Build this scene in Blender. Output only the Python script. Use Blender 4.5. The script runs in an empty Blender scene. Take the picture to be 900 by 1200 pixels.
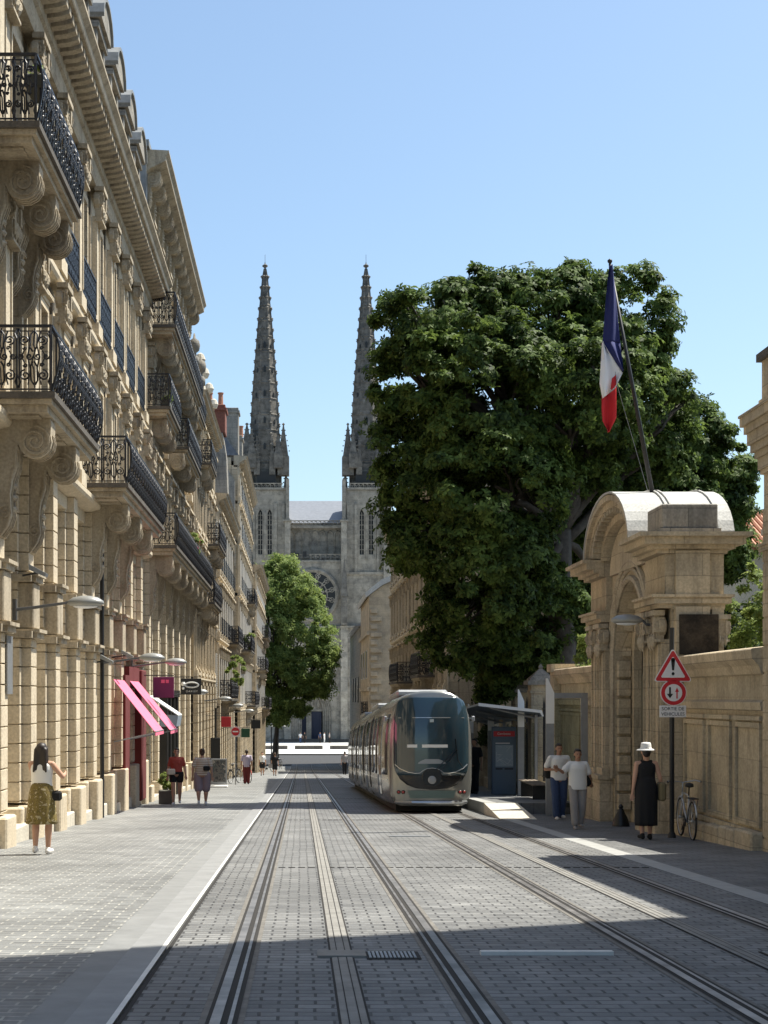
import bpy, bmesh, math, random
import numpy as np
from mathutils import Vector, Matrix
random.seed(7); np.random.seed(7)
PI=math.pi
sc=bpy.context.scene
COL=sc.collection
SL=0.0372
def gz(y):
    if y<140: return -SL*y
    if y<170:
        t=(y-140)/30; return -SL*140-SL*30*(t-t*t/2)
    return -SL*155
# ---------------------------------------------------------------- materials
MATS={}
def newmat(n):
    m=bpy.data.materials.new(n); m.use_nodes=True
    nt=m.node_tree; b=nt.nodes['Principled BSDF']; MATS[n]=m
    return m,nt,b
def simple(n,c,rough=.7,metal=0,spec=.5,var=0.0,scale=6,emit=None,bump=0):
    m,nt,b=newmat(n)
    b.inputs['Base Color'].default_value=(*c,1); b.inputs['Roughness'].default_value=rough
    b.inputs['Metallic'].default_value=metal; b.inputs['Specular IOR Level'].default_value=spec
    if var or bump:
        g=nt.nodes.new('ShaderNodeNewGeometry'); no=nt.nodes.new('ShaderNodeTexNoise')
        no.inputs['Scale'].default_value=scale; no.inputs['Detail'].default_value=6; no.inputs['Roughness'].default_value=.65
        nt.links.new(g.outputs['Position'],no.inputs['Vector'])
        if var:
            r=nt.nodes.new('ShaderNodeValToRGB'); e=r.color_ramp.elements
            e[0].position=.3;e[1].position=.72
            e[0].color=(*[max(0,x*(1-var)) for x in c],1); e[1].color=(*[min(1,x*(1+var)) for x in c],1)
            nt.links.new(no.outputs['Fac'],r.inputs['Fac']); nt.links.new(r.outputs['Color'],b.inputs['Base Color'])
        if bump:
            bp=nt.nodes.new('ShaderNodeBump'); bp.inputs['Strength'].default_value=bump; bp.inputs['Distance'].default_value=.02
            nt.links.new(no.outputs['Fac'],bp.inputs['Height']); nt.links.new(bp.outputs['Normal'],b.inputs['Normal'])
    return m
def stone(n,c,c2,stain,joints=0,bw=.8,bh=.36,stain_lo=.5,stain_hi=.75,rough=.85,bump=.35,jdark=.55,joff=0,streak=.45):
    """weathered limestone: two tones, streaky grime, optional ashlar joints"""
    m,nt,b=newmat(n); N=nt.nodes.new; L=nt.links.new
    g=N('ShaderNodeNewGeometry'); b.inputs['Roughness'].default_value=rough; b.inputs['Specular IOR Level'].default_value=.2
    n1=N('ShaderNodeTexNoise'); n1.inputs['Scale'].default_value=.9; n1.inputs['Detail'].default_value=8; n1.inputs['Roughness'].default_value=.7
    L(g.outputs['Position'],n1.inputs['Vector'])
    r1=N('ShaderNodeValToRGB'); e=r1.color_ramp.elements; e[0].position=.32; e[1].position=.68; e[0].color=(*c2,1); e[1].color=(*c,1)
    L(n1.outputs['Fac'],r1.inputs['Fac'])
    mp=N('ShaderNodeMapping'); mp.inputs['Scale'].default_value=(2.2*(.35 if streak>.5 else 1),2.2*(.35 if streak>.5 else 1),streak); L(g.outputs['Position'],mp.inputs['Vector'])
    n2=N('ShaderNodeTexNoise'); n2.inputs['Scale'].default_value=1.3; n2.inputs['Detail'].default_value=9; n2.inputs['Roughness'].default_value=.75
    L(mp.outputs['Vector'],n2.inputs['Vector'])
    r2=N('ShaderNodeMapRange'); r2.inputs['From Min'].default_value=stain_lo; r2.inputs['From Max'].default_value=stain_hi; r2.inputs['To Max'].default_value=.85
    L(n2.outputs['Fac'],r2.inputs['Value'])
    mx=N('ShaderNodeMix'); mx.data_type='RGBA'; mx.inputs[7].default_value=(*stain,1); L(r2.outputs['Result'],mx.inputs[0]); L(r1.outputs['Color'],mx.inputs[6])
    n3=N('ShaderNodeTexNoise'); n3.inputs['Scale'].default_value=22; n3.inputs['Detail'].default_value=6; L(g.outputs['Position'],n3.inputs['Vector'])
    mr=N('ShaderNodeMapRange'); mr.inputs['From Min'].default_value=.3; mr.inputs['From Max'].default_value=.7; mr.inputs['To Min'].default_value=.8; mr.inputs['To Max'].default_value=1.12
    L(n3.outputs['Fac'],mr.inputs['Value'])
    m2=N('ShaderNodeMix'); m2.data_type='RGBA'; m2.blend_type='MULTIPLY'; m2.inputs[0].default_value=1
    L(mx.outputs[2],m2.inputs[6]); L(mr.outputs['Result'],m2.inputs[7])
    out=m2.outputs[2]; hgt=n3.outputs['Fac']
    if joints:
        sp=N('ShaderNodeSeparateXYZ'); L(g.outputs['Position'],sp.inputs[0])
        ad=N('ShaderNodeMath'); ad.operation='ADD'; L(sp.outputs[0],ad.inputs[0]); L(sp.outputs[1],ad.inputs[1])
        ao=N('ShaderNodeMath'); ao.operation='ADD'; L(sp.outputs[2],ao.inputs[0]); ao.inputs[1].default_value=joff
        cb=N('ShaderNodeCombineXYZ'); L(ad.outputs[0],cb.inputs[0]); L(ao.outputs[0],cb.inputs[1])
        br=N('ShaderNodeTexBrick'); br.inputs['Scale'].default_value=1; br.inputs['Mortar Size'].default_value=.009
        br.inputs['Brick Width'].default_value=bw; br.inputs['Row Height'].default_value=bh; br.inputs['Mortar Smooth'].default_value=.2
        br.inputs['Color1'].default_value=(.84,.84,.84,1); br.inputs['Color2'].default_value=(1.08,1.05,1,1); br.inputs['Mortar'].default_value=(jdark,jdark,jdark,1)
        L(cb.outputs[0],br.inputs['Vector'])
        m3=N('ShaderNodeMix'); m3.data_type='RGBA'; m3.blend_type='MULTIPLY'; m3.inputs[0].default_value=1
        L(out,m3.inputs[6]); L(br.outputs['Color'],m3.inputs[7]); out=m3.outputs[2]
        sb=N('ShaderNodeMath'); sb.operation='SUBTRACT'; L(n3.outputs['Fac'],sb.inputs[0]); L(br.outputs['Fac'],sb.inputs[1]); hgt=sb.outputs[0]
    L(out,b.inputs['Base Color'])
    bp=N('ShaderNodeBump'); bp.inputs['Strength'].default_value=bump; bp.inputs['Distance'].default_value=.02
    L(hgt,bp.inputs['Height']); L(bp.outputs['Normal'],b.inputs['Normal'])
    return m
def paving(n,c1,c2,mort,bw,bh,ms,stain=(.2,.2,.19),rough=.62,bump=.5,mvar=.6):
    m,nt,b=newmat(n); N=nt.nodes.new; L=nt.links.new
    g=N('ShaderNodeNewGeometry'); b.inputs['Specular IOR Level'].default_value=.35
    # slight wobble so the joints are not ruler straight
    nw=N('ShaderNodeTexNoise'); nw.inputs['Scale'].default_value=1.7; nw.inputs['Detail'].default_value=4; L(g.outputs['Position'],nw.inputs['Vector'])
    vs=N('ShaderNodeVectorMath'); vs.operation='SCALE'; vs.inputs[3].default_value=.05; L(nw.outputs['Color'],vs.inputs[0])
    va=N('ShaderNodeVectorMath'); va.operation='ADD'; L(g.outputs['Position'],va.inputs[0]); L(vs.outputs[0],va.inputs[1])
    br=N('ShaderNodeTexBrick'); br.inputs['Scale'].default_value=1; br.inputs['Mortar Size'].default_value=ms
    br.inputs['Brick Width'].default_value=bw; br.inputs['Row Height'].default_value=bh; br.inputs['Mortar Smooth'].default_value=.25
    br.offset=.5
    br.inputs['Color1'].default_value=(*c1,1); br.inputs['Color2'].default_value=(*c2,1); br.inputs['Mortar'].default_value=(*mort,1)
    L(va.outputs[0],br.inputs['Vector'])
    n1=N('ShaderNodeTexNoise'); n1.inputs['Scale'].default_value=.55; n1.inputs['Detail'].default_value=10; n1.inputs['Roughness'].default_value=.72; L(g.outputs['Position'],n1.inputs['Vector'])
    mr=N('ShaderNodeMapRange'); mr.inputs['From Min'].default_value=.35; mr.inputs['From Max'].default_value=.7; mr.inputs['To Min'].default_value=.78; mr.inputs['To Max'].default_value=1.15; L(n1.outputs['Fac'],mr.inputs['Value'])
    n3=N('ShaderNodeTexNoise'); n3.inputs['Scale'].default_value=35; n3.inputs['Detail'].default_value=4; L(g.outputs['Position'],n3.inputs['Vector'])
    m4=N('ShaderNodeMapRange'); m4.inputs['To Min'].default_value=.8; m4.inputs['To Max'].default_value=1.2; L(n3.outputs['Fac'],m4.inputs['Value'])
    mm=N('ShaderNodeMath'); mm.operation='MULTIPLY'; L(mr.outputs[0],mm.inputs[0]); L(m4.outputs[0],mm.inputs[1])
    m2=N('ShaderNodeMix'); m2.data_type='RGBA'; m2.blend_type='MULTIPLY'; m2.inputs[0].default_value=1
    L(br.outputs['Color'],m2.inputs[6]); L(mm.outputs[0],m2.inputs[7]); # worn patches where the joints are filled, stains and tyre-dark blotches
    n5=N('ShaderNodeTexNoise'); n5.inputs['Scale'].default_value=1.15; n5.inputs['Detail'].default_value=7; n5.inputs['Roughness'].default_value=.8; L(g.outputs['Position'],n5.inputs['Vector'])
    m5=N('ShaderNodeMapRange'); m5.inputs['From Min'].default_value=.46; m5.inputs['From Max'].default_value=.62; m5.inputs['To Max'].default_value=.65; L(n5.outputs['Fac'],m5.inputs['Value'])
    jm=N('ShaderNodeMath'); jm.operation='MULTIPLY'; L(m5.outputs[0],jm.inputs[0]); L(br.outputs['Fac'],jm.inputs[1])
    m6=N('ShaderNodeMix'); m6.data_type='RGBA'; m6.inputs[7].default_value=(*[q*.8 for q in c1],1); L(jm.outputs[0],m6.inputs[0]); L(m2.outputs[2],m6.inputs[6])
    n6=N('ShaderNodeTexNoise'); n6.inputs['Scale'].default_value=.33; n6.inputs['Detail'].default_value=12; n6.inputs['Roughness'].default_value=.78; L(g.outputs['Position'],n6.inputs['Vector'])
    m7=N('ShaderNodeMapRange'); m7.inputs['From Min'].default_value=.4; m7.inputs['From Max'].default_value=.6; m7.inputs['To Min'].default_value=.74; m7.inputs['To Max'].default_value=1.12; L(n6.outputs['Fac'],m7.inputs['Value'])
    n7=N('ShaderNodeTexWhiteNoise'); n7.noise_dimensions='2D'
    dv=N('ShaderNodeVectorMath'); dv.operation='DIVIDE'; dv.inputs[1].default_value=(bw*1.37,bh,1); L(va.outputs[0],dv.inputs[0]); fl_=N('ShaderNodeVectorMath'); fl_.operation='FLOOR'; L(dv.outputs[0],fl_.inputs[0]); L(fl_.outputs[0],n7.inputs['Vector'])
    m9=N('ShaderNodeMapRange'); m9.inputs['To Min'].default_value=.86; m9.inputs['To Max'].default_value=1.1; L(n7.outputs['Value'],m9.inputs['Value'])
    mq=N('ShaderNodeMath'); mq.operation='MULTIPLY'; L(m7.outputs[0],mq.inputs[0]); L(m9.outputs[0],mq.inputs[1])
    m8=N('ShaderNodeMix'); m8.data_type='RGBA'; m8.blend_type='MULTIPLY'; m8.inputs[0].default_value=1; L(m6.outputs[2],m8.inputs[6]); L(mq.outputs[0],m8.inputs[7]); L(m8.outputs[2],b.inputs['Base Color'])
    b.inputs['Roughness'].default_value=rough
    sb=N('ShaderNodeMath'); sb.operation='MULTIPLY_ADD'; L(br.outputs['Fac'],sb.inputs[0]); sb.inputs[1].default_value=-1; L(n3.outputs['Fac'],sb.inputs[2])
    bp=N('ShaderNodeBump'); bp.inputs['Strength'].default_value=bump; bp.inputs['Distance'].default_value=.012
    L(sb.outputs[0],bp.inputs['Height']); L(bp.outputs['Normal'],b.inputs['Normal'])
    return m
def leafmat(n,c1,c2,trans=.35):
    m,nt,b=newmat(n); N=nt.nodes.new; L=nt.links.new
    g=N('ShaderNodeNewGeometry'); no=N('ShaderNodeTexNoise'); no.inputs['Scale'].default_value=.8; no.inputs['Detail'].default_value=5; L(g.outputs['Position'],no.inputs['Vector'])
    ad=N('ShaderNodeMath'); ad.operation='MULTIPLY_ADD'; L(g.outputs['Random Per Island'],ad.inputs[0]); ad.inputs[1].default_value=.35; 
    s=N('ShaderNodeMath'); s.operation='SUBTRACT'; L(no.outputs['Fac'],s.inputs[0]); s.inputs[1].default_value=.17; L(s.outputs[0],ad.inputs[2])
    r=N('ShaderNodeValToRGB'); e=r.color_ramp.elements; e[0].position=.3; e[1].position=.7; e[0].color=(*c1,1); e[1].color=(*c2,1); L(ad.outputs[0],r.inputs['Fac'])
    L(r.outputs['Color'],b.inputs['Base Color']); b.inputs['Roughness'].default_value=.6; b.inputs['Specular IOR Level'].default_value=.15
    t=N('ShaderNodeBsdfTranslucent'); hs=N('ShaderNodeHueSaturation'); hs.inputs['Value'].default_value=1.5; hs.inputs['Hue'].default_value=.49; L(r.outputs['Color'],hs.inputs['Color']); L(hs.outputs[0],t.inputs['Color'])
    mx=N('ShaderNodeMixShader'); mx.inputs[0].default_value=trans; out=nt.nodes['Material Output']
    L(b.outputs[0],mx.inputs[1]); L(t.outputs[0],mx.inputs[2]); L(mx.outputs[0],out.inputs['Surface'])
    return m
LS=(.64,.55,.41); LS2=(.5,.425,.31)
stone('limestone',LS,LS2,(.2,.165,.12),stain_lo=.54,stain_hi=.8)
stone('limestone_ashlar',LS,LS2,(.2,.165,.12),1,.9,.34,stain_lo=.54,stain_hi=.8,jdark=.45)
stone('carved_stone',(.5,.43,.32),(.37,.31,.225),(.13,.105,.08),stain_lo=.48,stain_hi=.72)
stone('grey_stone',(.36,.34,.3),(.27,.25,.22),(.1,.095,.085),1,.8,.36,stain_lo=.45,stain_hi=.72)
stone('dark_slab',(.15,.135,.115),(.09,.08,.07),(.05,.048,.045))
stone('pale_stone',(.62,.57,.47),(.5,.46,.38),(.25,.23,.2),stain_lo=.55,stain_hi=.85)
stone('gate_stone',(.6,.505,.365),(.43,.36,.255),(.13,.11,.085),1,1.1,.42,stain_lo=.5,stain_hi=.78,jdark=.62)
stone('wall_stone',(.56,.475,.34),(.35,.3,.215),(.12,.1,.08),1,1.3,.5,stain_lo=.5,stain_hi=.76,jdark=.75,bump=.25)
stone('lead_roof',(.55,.54,.5),(.42,.41,.38),(.2,.19,.17),stain_lo=.55,stain_hi=.85)
stone('cathedral_stone',(.43,.4,.345),(.28,.26,.225),(.07,.063,.053),1,1.6,.8,stain_lo=.46,stain_hi=.76,jdark=.6,streak=.8)
stone('spire_stone',(.27,.255,.23),(.15,.14,.125),(.04,.037,.03),1,1.2,.9,stain_lo=.42,stain_hi=.7,jdark=.5,streak=.8)
stone('rubble_stone',(.6,.5,.36),(.42,.35,.26),(.2,.17,.13),1,1.1,.55,stain_lo=.47,stain_hi=.8,streak=.9,jdark=.75)
simple('slate',(.12,.13,.15),.5,var=.3,scale=3)
simple('zinc',(.19,.205,.235),.45,metal=0,var=.15,scale=2)
simple('dormer_zinc',(.2,.205,.2),.6,var=.3,scale=3)
simple('wrought_iron',(.022,.022,.026),.45,metal=.3)
simple('dark_iron',(.03,.03,.03),.5,metal=.4)
simple('glass',(.03,.035,.04),.06,spec=.8)
simple('shop_glass',(.025,.025,.028),.08,spec=.8)
simple('window_paint',(.5,.49,.45),.5)
simple('shutter_paint',(.42,.42,.4),.6,var=.1)
simple('dark_door',(.05,.05,.045),.6,var=.2)
simple('blue_door',(.012,.02,.05),.6)
simple('gate_door',(.13,.125,.09),.6,var=.2,scale=3)
simple('brick_red',(.2,.07,.045),.85,var=.3,scale=9)
simple('terracotta',(.42,.2,.12),.8,var=.35,scale=14)
simple('pink_cloth',(.8,.17,.27),.85,var=.06,scale=3)
simple('purple',(.16,.035,.1),.7)
simple('white_paint',(.8,.8,.78),.5)
simple('soft_white',(.74,.73,.7),.8)
simple('black_paint',(.012,.012,.012),.4)
simple('red_paint',(.5,.02,.025),.45)
simple('green_paint',(.02,.1,.05),.5)
simple('sign_red',(.55,.02,.03),.4); simple('sign_white',(.75,.72,.7),.4)
simple('steel_grey',(.3,.31,.32),.4,metal=.4,var=.12,scale=4)
simple('galvanised',(.5,.51,.52),.35,metal=.6)
simple('lamp_body',(.3,.3,.28),.35,metal=.2)
simple('lamp_arm',(.1,.1,.1),.45,metal=.5)
simple('rail_steel',(.34,.32,.3),.38,metal=.75,var=.5,scale=3)
simple('rail_groove',(.02,.018,.016),.9)
simple('rail_concrete',(.15,.14,.125),.85,var=.35,scale=7)
simple('power_strip',(.22,.212,.195),.8,var=.22,scale=5)
simple('bright_strip',(.62,.61,.58),.6,var=.1)
simple('ribbed_stone',(.23,.232,.23),.7,var=.15,scale=3,bump=.15)
simple('band_stone',(.2,.203,.2),.75,var=.15,scale=3,bump=.15)
simple('kerb_band',(.33,.33,.315),.75,var=.12,scale=4,bump=.1)
simple('asphalt',(.07,.07,.072),.95,spec=.1,var=.25,scale=5,bump=.15)
simple('plaza',(.55,.54,.5),.85,var=.2,scale=.6)
simple('bark',(.08,.068,.055),.9,var=.35,scale=6,bump=.5)
simple('tram_paint',(.26,.265,.25),.22,metal=.55,spec=.6)
simple('tram_trim',(.55,.57,.58),.2,metal=.7)
simple('tram_glass',(.018,.042,.058),.06,spec=.9)
simple('tram_side_glass',(.04,.04,.04),.07,spec=.8)
simple('tram_black',(.012,.013,.015),.25)
simple('tram_skirt',(.1,.15,.14),.35)
simple('rubber',(.02,.02,.02),.8)
simple('headlight',(.35,.05,.04),.2); simple('lens',(.7,.72,.75),.15)
simple('totem',(.1,.14,.19),.35); simple('map_paper',(.3,.36,.42),.4)
simple('bench_wood',(.2,.16,.12),.7)
simple('flag_blue',(.014,.02,.11),.85); simple('flag_white',(.84,.84,.86),.85); simple('flag_red',(.62,.025,.03),.85)
simple('pot',(.12,.12,.1),.8)
simple('skin',(.5,.29,.2),.55,spec=.3); simple('skin_tan',(.36,.2,.13),.55,spec=.3)
simple('hair_dark',(.02,.013,.01),.5); simple('hair_brown',(.06,.035,.02),.5)
simple('denim',(.035,.06,.13),.9,var=.15,scale=30); simple('grey_cloth',(.3,.28,.27),.9,var=.06,scale=20)
simple('mauve_cloth',(.3,.23,.25),.9); simple('black_cloth',(.01,.01,.011),.9)
simple('cream_cloth',(.66,.6,.5),.9); simple('red_cloth',(.38,.07,.05),.9); simple('straw_bag',(.16,.13,.07),.9)
simple('maroon_cloth',(.13,.02,.02),.9); simple('lilac_cloth',(.45,.4,.5),.9); simple('pink_shirt',(.6,.48,.46),.9)
simple('shoe_white',(.75,.73,.7),.6); simple('eye',(.02,.015,.01),.2)
leafmat('chestnut_leaf',(.022,.042,.01),(.125,.185,.042),.32)
leafmat('plane_leaf',(.085,.13,.03),(.24,.3,.085),.38)
leafmat('shrub_leaf',(.1,.15,.035),(.24,.3,.09),.4)
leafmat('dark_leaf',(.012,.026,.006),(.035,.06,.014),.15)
paving('setts_track',(.17,.17,.167),(.23,.229,.222),(.035,.034,.033),.215,.14,.011)
paving('setts_pavement',(.215,.22,.218),(.16,.163,.162),(.4,.39,.35),.24,.13,.0105,bump=.25)
paving('pavers_dark',(.165,.166,.165),(.2,.2,.195),(.06,.06,.06),.3,.2,.008)
# striped shirt, floral skirt, printed posters
def stripes(n,c1,c2,sc_):
    m,nt,b=newmat(n); N=nt.nodes.new; L=nt.links.new
    g=N('ShaderNodeNewGeometry'); sp=N('ShaderNodeSeparateXYZ'); L(g.outputs['Position'],sp.inputs[0])
    k=N('ShaderNodeMath'); k.operation='MULTIPLY'; k.inputs[1].default_value=sc_; L(sp.outputs[2],k.inputs[0])
    s=N('ShaderNodeMath'); s.operation='SINE'; L(k.outputs[0],s.inputs[0])
    gt=N('ShaderNodeMath'); gt.operation='GREATER_THAN'; gt.inputs[1].default_value=.3; L(s.outputs[0],gt.inputs[0])
    mx=N('ShaderNodeMix'); mx.data_type='RGBA'; mx.inputs[6].default_value=(*c1,1); mx.inputs[7].default_value=(*c2,1); L(gt.outputs[0],mx.inputs[0]); L(mx.outputs[2],b.inputs['Base Color'])
    b.inputs['Roughness'].default_value=.9
stripes('striped_cloth',(.42,.32,.24),(.62,.56,.48),95)
def blotch(n,cols,sc_,pos=(.35,.48,.58)):
    m,nt,b=newmat(n); N=nt.nodes.new; L=nt.links.new
    g=N('ShaderNodeNewGeometry'); no=N('ShaderNodeTexNoise'); no.inputs['Scale'].default_value=sc_; no.inputs['Detail'].default_value=2; L(g.outputs['Position'],no.inputs['Vector'])
    r=N('ShaderNodeValToRGB'); e=r.color_ramp.elements; r.color_ramp.interpolation='CONSTANT'
    e[0].position=0; e[0].color=(*cols[0],1); e[1].position=pos[0]; e[1].color=(*cols[1],1)
    for p,c in zip(pos[1:],cols[2:]):
        x=e.new(p); x.color=(*c,1)
    L(no.outputs['Fac'],r.inputs['Fac']); L(r.outputs['Color'],b.inputs['Base Color']); b.inputs['Roughness'].default_value=.85
blotch('floral_cloth',[(.12,.09,.02),(.2,.15,.04),(.14,.1,.03),(.4,.34,.2)],24,(.38,.5,.6))
blotch('poster',[(.05,.05,.05),(.13,.12,.11),(.07,.08,.08),(.3,.27,.24)],5)
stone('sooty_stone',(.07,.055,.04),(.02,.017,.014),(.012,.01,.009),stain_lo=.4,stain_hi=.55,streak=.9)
M=MATS
# ---------------------------------------------------------------- mesh builder
class MB:
    def __init__(s): s.v=[]; s.f=[]; s.smooth=False
    def add(s,v,f):
        n=len(s.v); s.v.extend([tuple(p) for p in v]); s.f.extend([tuple(i+n for i in q) for q in f]); return s
    def box(s,x0,x1,y0,y1,z0,z1):
        if x0>x1:x0,x1=x1,x0
        if y0>y1:y0,y1=y1,y0
        if z0>z1:z0,z1=z1,z0
        v=[(x,y,z) for z in(z0,z1) for y in(y0,y1) for x in(x0,x1)]
        return s.add(v,[(0,2,3,1),(4,5,7,6),(0,1,5,4),(2,6,7,3),(0,4,6,2),(1,3,7,5)])
    def bbox(s,x0,x1,y0,y1,z0,z1,b=.02):
        """box with chamfered edges"""
        bm=bmesh.new(); bmesh.ops.create_cube(bm,size=1)
        for v in bm.verts: v.co=Vector(((x0+x1)/2+v.co.x*abs(x1-x0),(y0+y1)/2+v.co.y*abs(y1-y0),(z0+z1)/2+v.co.z*abs(z1-z0)))
        bmesh.ops.bevel(bm,geom=bm.edges[:],offset=b,segments=1,affect='EDGES')
        bm.verts.index_update(); s.add([v.co[:] for v in bm.verts],[[v.index for v in f.verts] for f in bm.faces]); bm.free(); return s
    def prism(s,poly,axis,a,b):
        """2-D polygon extruded along axis; poly given in the two other axes in xyz order"""
        n=len(poly)
        def P(p,t):
            if axis=='x': return (t,p[0],p[1])
            if axis=='y': return (p[0],t,p[1])
            return (p[0],p[1],t)
        v=[P(p,a) for p in poly]+[P(p,b) for p in poly]
        f=[tuple(range(n)),tuple(range(2*n-1,n-1,-1))]+[(i,i+n,(i+1)%n+n,(i+1)%n) for i in range(n)]
        return s.add(v,f)
    def tube(s,pts,r,n=6,caps=True,closed=False):
        pts=[Vector(p) for p in pts]; k=len(pts); rs=r if isinstance(r,(list,tuple)) else [r]*k
        V=[];F=[]; up=None
        for i,p in enumerate(pts):
            if closed: t=(pts[(i+1)%k]-pts[i-1])
            else: t=(pts[min(i+1,k-1)]-pts[max(i-1,0)])
            if t.length<1e-9: t=Vector((0,0,1))
            t.normalize()
            if up is None:
                up=Vector((0,0,1)) if abs(t.z)<.9 else Vector((1,0,0))
            a=t.cross(up)
            if a.length<1e-4: a=t.orthogonal()
            a.normalize(); bb=a.cross(t); up=bb
            for j in range(n):
                th=2*PI*j/n+PI/4; V.append(p+a*math.cos(th)*rs[i]+bb*math.sin(th)*rs[i])
        m=k if closed else k-1
        for i in range(m):
            for j in range(n):
                q=(i+1)%k; F.append((i*n+j,i*n+(j+1)%n,q*n+(j+1)%n,q*n+j))
        if caps and not closed: F.append(tuple(range(n-1,-1,-1))); F.append(tuple(range((k-1)*n,k*n)))
        return s.add(V,F)
    def lathe(s,prof,cx,cy,n=12,axis='z',cz=0,a0=0,sx=1,sy=1):
        V=[];F=[];k=len(prof)
        for (r,z) in prof:
            for j in range(n):
                th=2*PI*j/n+a0
                if axis=='z': V.append((cx+r*sx*math.cos(th),cy+r*sy*math.sin(th),cz+z))
                elif axis=='y': V.append((cx+r*math.cos(th),cy+z,cz+r*math.sin(th)))
                else: V.append((cx+z,cy+r*math.cos(th),cz+r*math.sin(th)))
        for i in range(k-1):
            for j in range(n): F.append((i*n+j,i*n+(j+1)%n,(i+1)*n+(j+1)%n,(i+1)*n+j))
        F.append(tuple(range(n-1,-1,-1))); F.append(tuple(range((k-1)*n,k*n)))
        return s.add(V,F)
    def grid(s,fn,nu,nv,closed_u=False):
        V=[fn(i/nu,j/nv) for j in range(nv+1) for i in range(nu+(0 if closed_u else 1))]
        w=nu if closed_u else nu+1
        F=[(j*w+i,j*w+(i+1)%w,(j+1)*w+(i+1)%w,(j+1)*w+i) for j in range(nv) for i in range(nu)]
        return s.add(V,F)
WL={}
def wl(o): return WL.get(o.name,Vector((0,0,0)))
def link(o): COL.objects.link(o); return o
def obj(name,mb,mat,parent=None,loc=None,smooth=False,local=False,rot=None):
    """one mesh object. World coordinates by default; local=True when mb is modelled round its own origin at loc"""
    me=bpy.data.meshes.new(name)
    L=Vector(loc) if loc is not None else (wl(parent) if parent else Vector((0,0,0)))
    V=mb.v
    if not local: V=[(a-L.x,b-L.y,c-L.z) for a,b,c in V]
    me.from_pydata(V,[],mb.f); me.update()
    if isinstance(mat,str): me.materials.append(M[mat])
    else:
        for q in mat: me.materials.append(M[q])
    bm=bmesh.new(); bm.from_mesh(me); bmesh.ops.recalc_face_normals(bm,faces=bm.faces[:]); bm.to_mesh(me); bm.free()
    if smooth or mb.smooth:
        me.polygons.foreach_set('use_smooth',[True]*len(me.polygons))
    o=link(bpy.data.objects.new(name,me)); WL[o.name]=L.copy()
    if parent: o.parent=parent; o.location=L-wl(parent)
    else: o.location=L
    if rot: o.rotation_euler=rot
    return o
def tag(o,label=None,cat=None,group=None,kind=None):
    if label: o['label']=label
    if cat: o['category']=cat
    if group: o['group']=group
    if kind: o['kind']=kind
    return o
def thing(name,loc,label,cat,group=None,rz=0):
    o=link(bpy.data.objects.new(name,None)); o.empty_display_size=.2; o.location=loc; WL[o.name]=Vector(loc); o.rotation_euler=(0,0,rz)
    return tag(o,label,cat,group)
def inst(src,parent,loc,rot=None,scale=None):
    """copy of a part (and its sub-parts) at world point loc under parent"""
    c=src.copy(); link(c); WL[c.name]=Vector(loc)
    c.parent=parent; c.location=Vector(loc)-(wl(parent) if parent else Vector((0,0,0)))
    if rot is not None: c.rotation_euler=rot
    if scale is not None: c.scale=scale
    for ch in list(src.children):
        d=ch.copy(); link(d); d.parent=c; WL[d.name]=Vector(loc)
        for g in list(ch.children):
            e=g.copy(); link(e); e.parent=d
    return c
def copy_thing(src,loc,rz,label,group=None,scale=None):
    c=src.copy(); link(c); c.location=loc; c.rotation_euler=(0,0,rz); c['label']=label
    if scale: c.scale=scale
    if group: c['group']=group
    WL[c.name]=Vector(loc)
    for ch in list(src.children):
        d=ch.copy(); link(d); d.parent=c
        for g in list(ch.children):
            e=g.copy(); link(e); e.parent=d
    return c
def structure(name,mb,mat): return tag(obj(name,mb,mat),kind='structure')
def spiral(cx,cy,r,turns,a0=0,dirn=1,n=16,rmin=.12):
    k=int(n*turns)+1
    return [(cx+r*(1-(1-rmin)*i/(k-1))*math.cos(a0+dirn*2*PI*turns*i/(k-1)),cy+r*(1-(1-rmin)*i/(k-1))*math.sin(a0+dirn*2*PI*turns*i/(k-1))) for i in range(k)]
def text_mesh(body,size,loc,rot,mat,parent,name='lettering',ext=.004,spacing=1.0,extra=None):
    cu=bpy.data.curves.new(name,'FONT'); cu.body=body; cu.size=size; cu.extrude=ext; cu.align_x='CENTER'; cu.align_y='CENTER'; cu.space_character=spacing
    t=bpy.data.objects.new('tmp',cu); link(t); dg=bpy.context.evaluated_depsgraph_get()
    me=bpy.data.meshes.new_from_object(t.evaluated_get(dg)); bpy.data.objects.remove(t)
    me.materials.clear(); me.materials.append(M[mat])
    o=link(bpy.data.objects.new(name,me)); o.parent=parent; o.location=Vector(loc)-wl(parent); o.rotation_euler=rot; WL[o.name]=Vector(loc)
    return o
# ================================================================= ground
YS=[-45,-20,0,10,20,30,40,60,80,100,120,140,143,146,149,152,155,158,161,164,167,170]
def sheet(name,x0,x1,y0,y1,dz,mat,thick=0):
    ys=sorted(set([y0,y1]+[y for y in YS if y0<y<y1])); mb=MB(); n=len(ys)
    V=[(x,y,gz(y)+dz) for y in ys for x in (x0,x1)]
    F=[(2*i,2*i+1,2*i+3,2*i+2) for i in range(n-1)]
    if thick:
        V+=[(x,y,gz(y)+dz-thick) for y in ys for x in (x0,x1)]; k=2*n
        F+=[(k+2*i,k+2*i+2,k+2*i+3,k+2*i+1) for i in range(n-1)]+[(2*i,2*i+2,k+2*i+2,k+2*i) for i in range(n-1)]+[(2*i+1,k+2*i+1,k+2*i+3,2*i+3) for i in range(n-1)]
        F+=[(0,k,k+1,1),(2*n-2,2*n-1,k+2*n-1,k+2*n-2)]
    mb.add(V,F)
    return structure(name,mb,mat) if not thick else mb
mb=MB()
V=[];F=[]
ys=YS+[400,1500]
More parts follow.
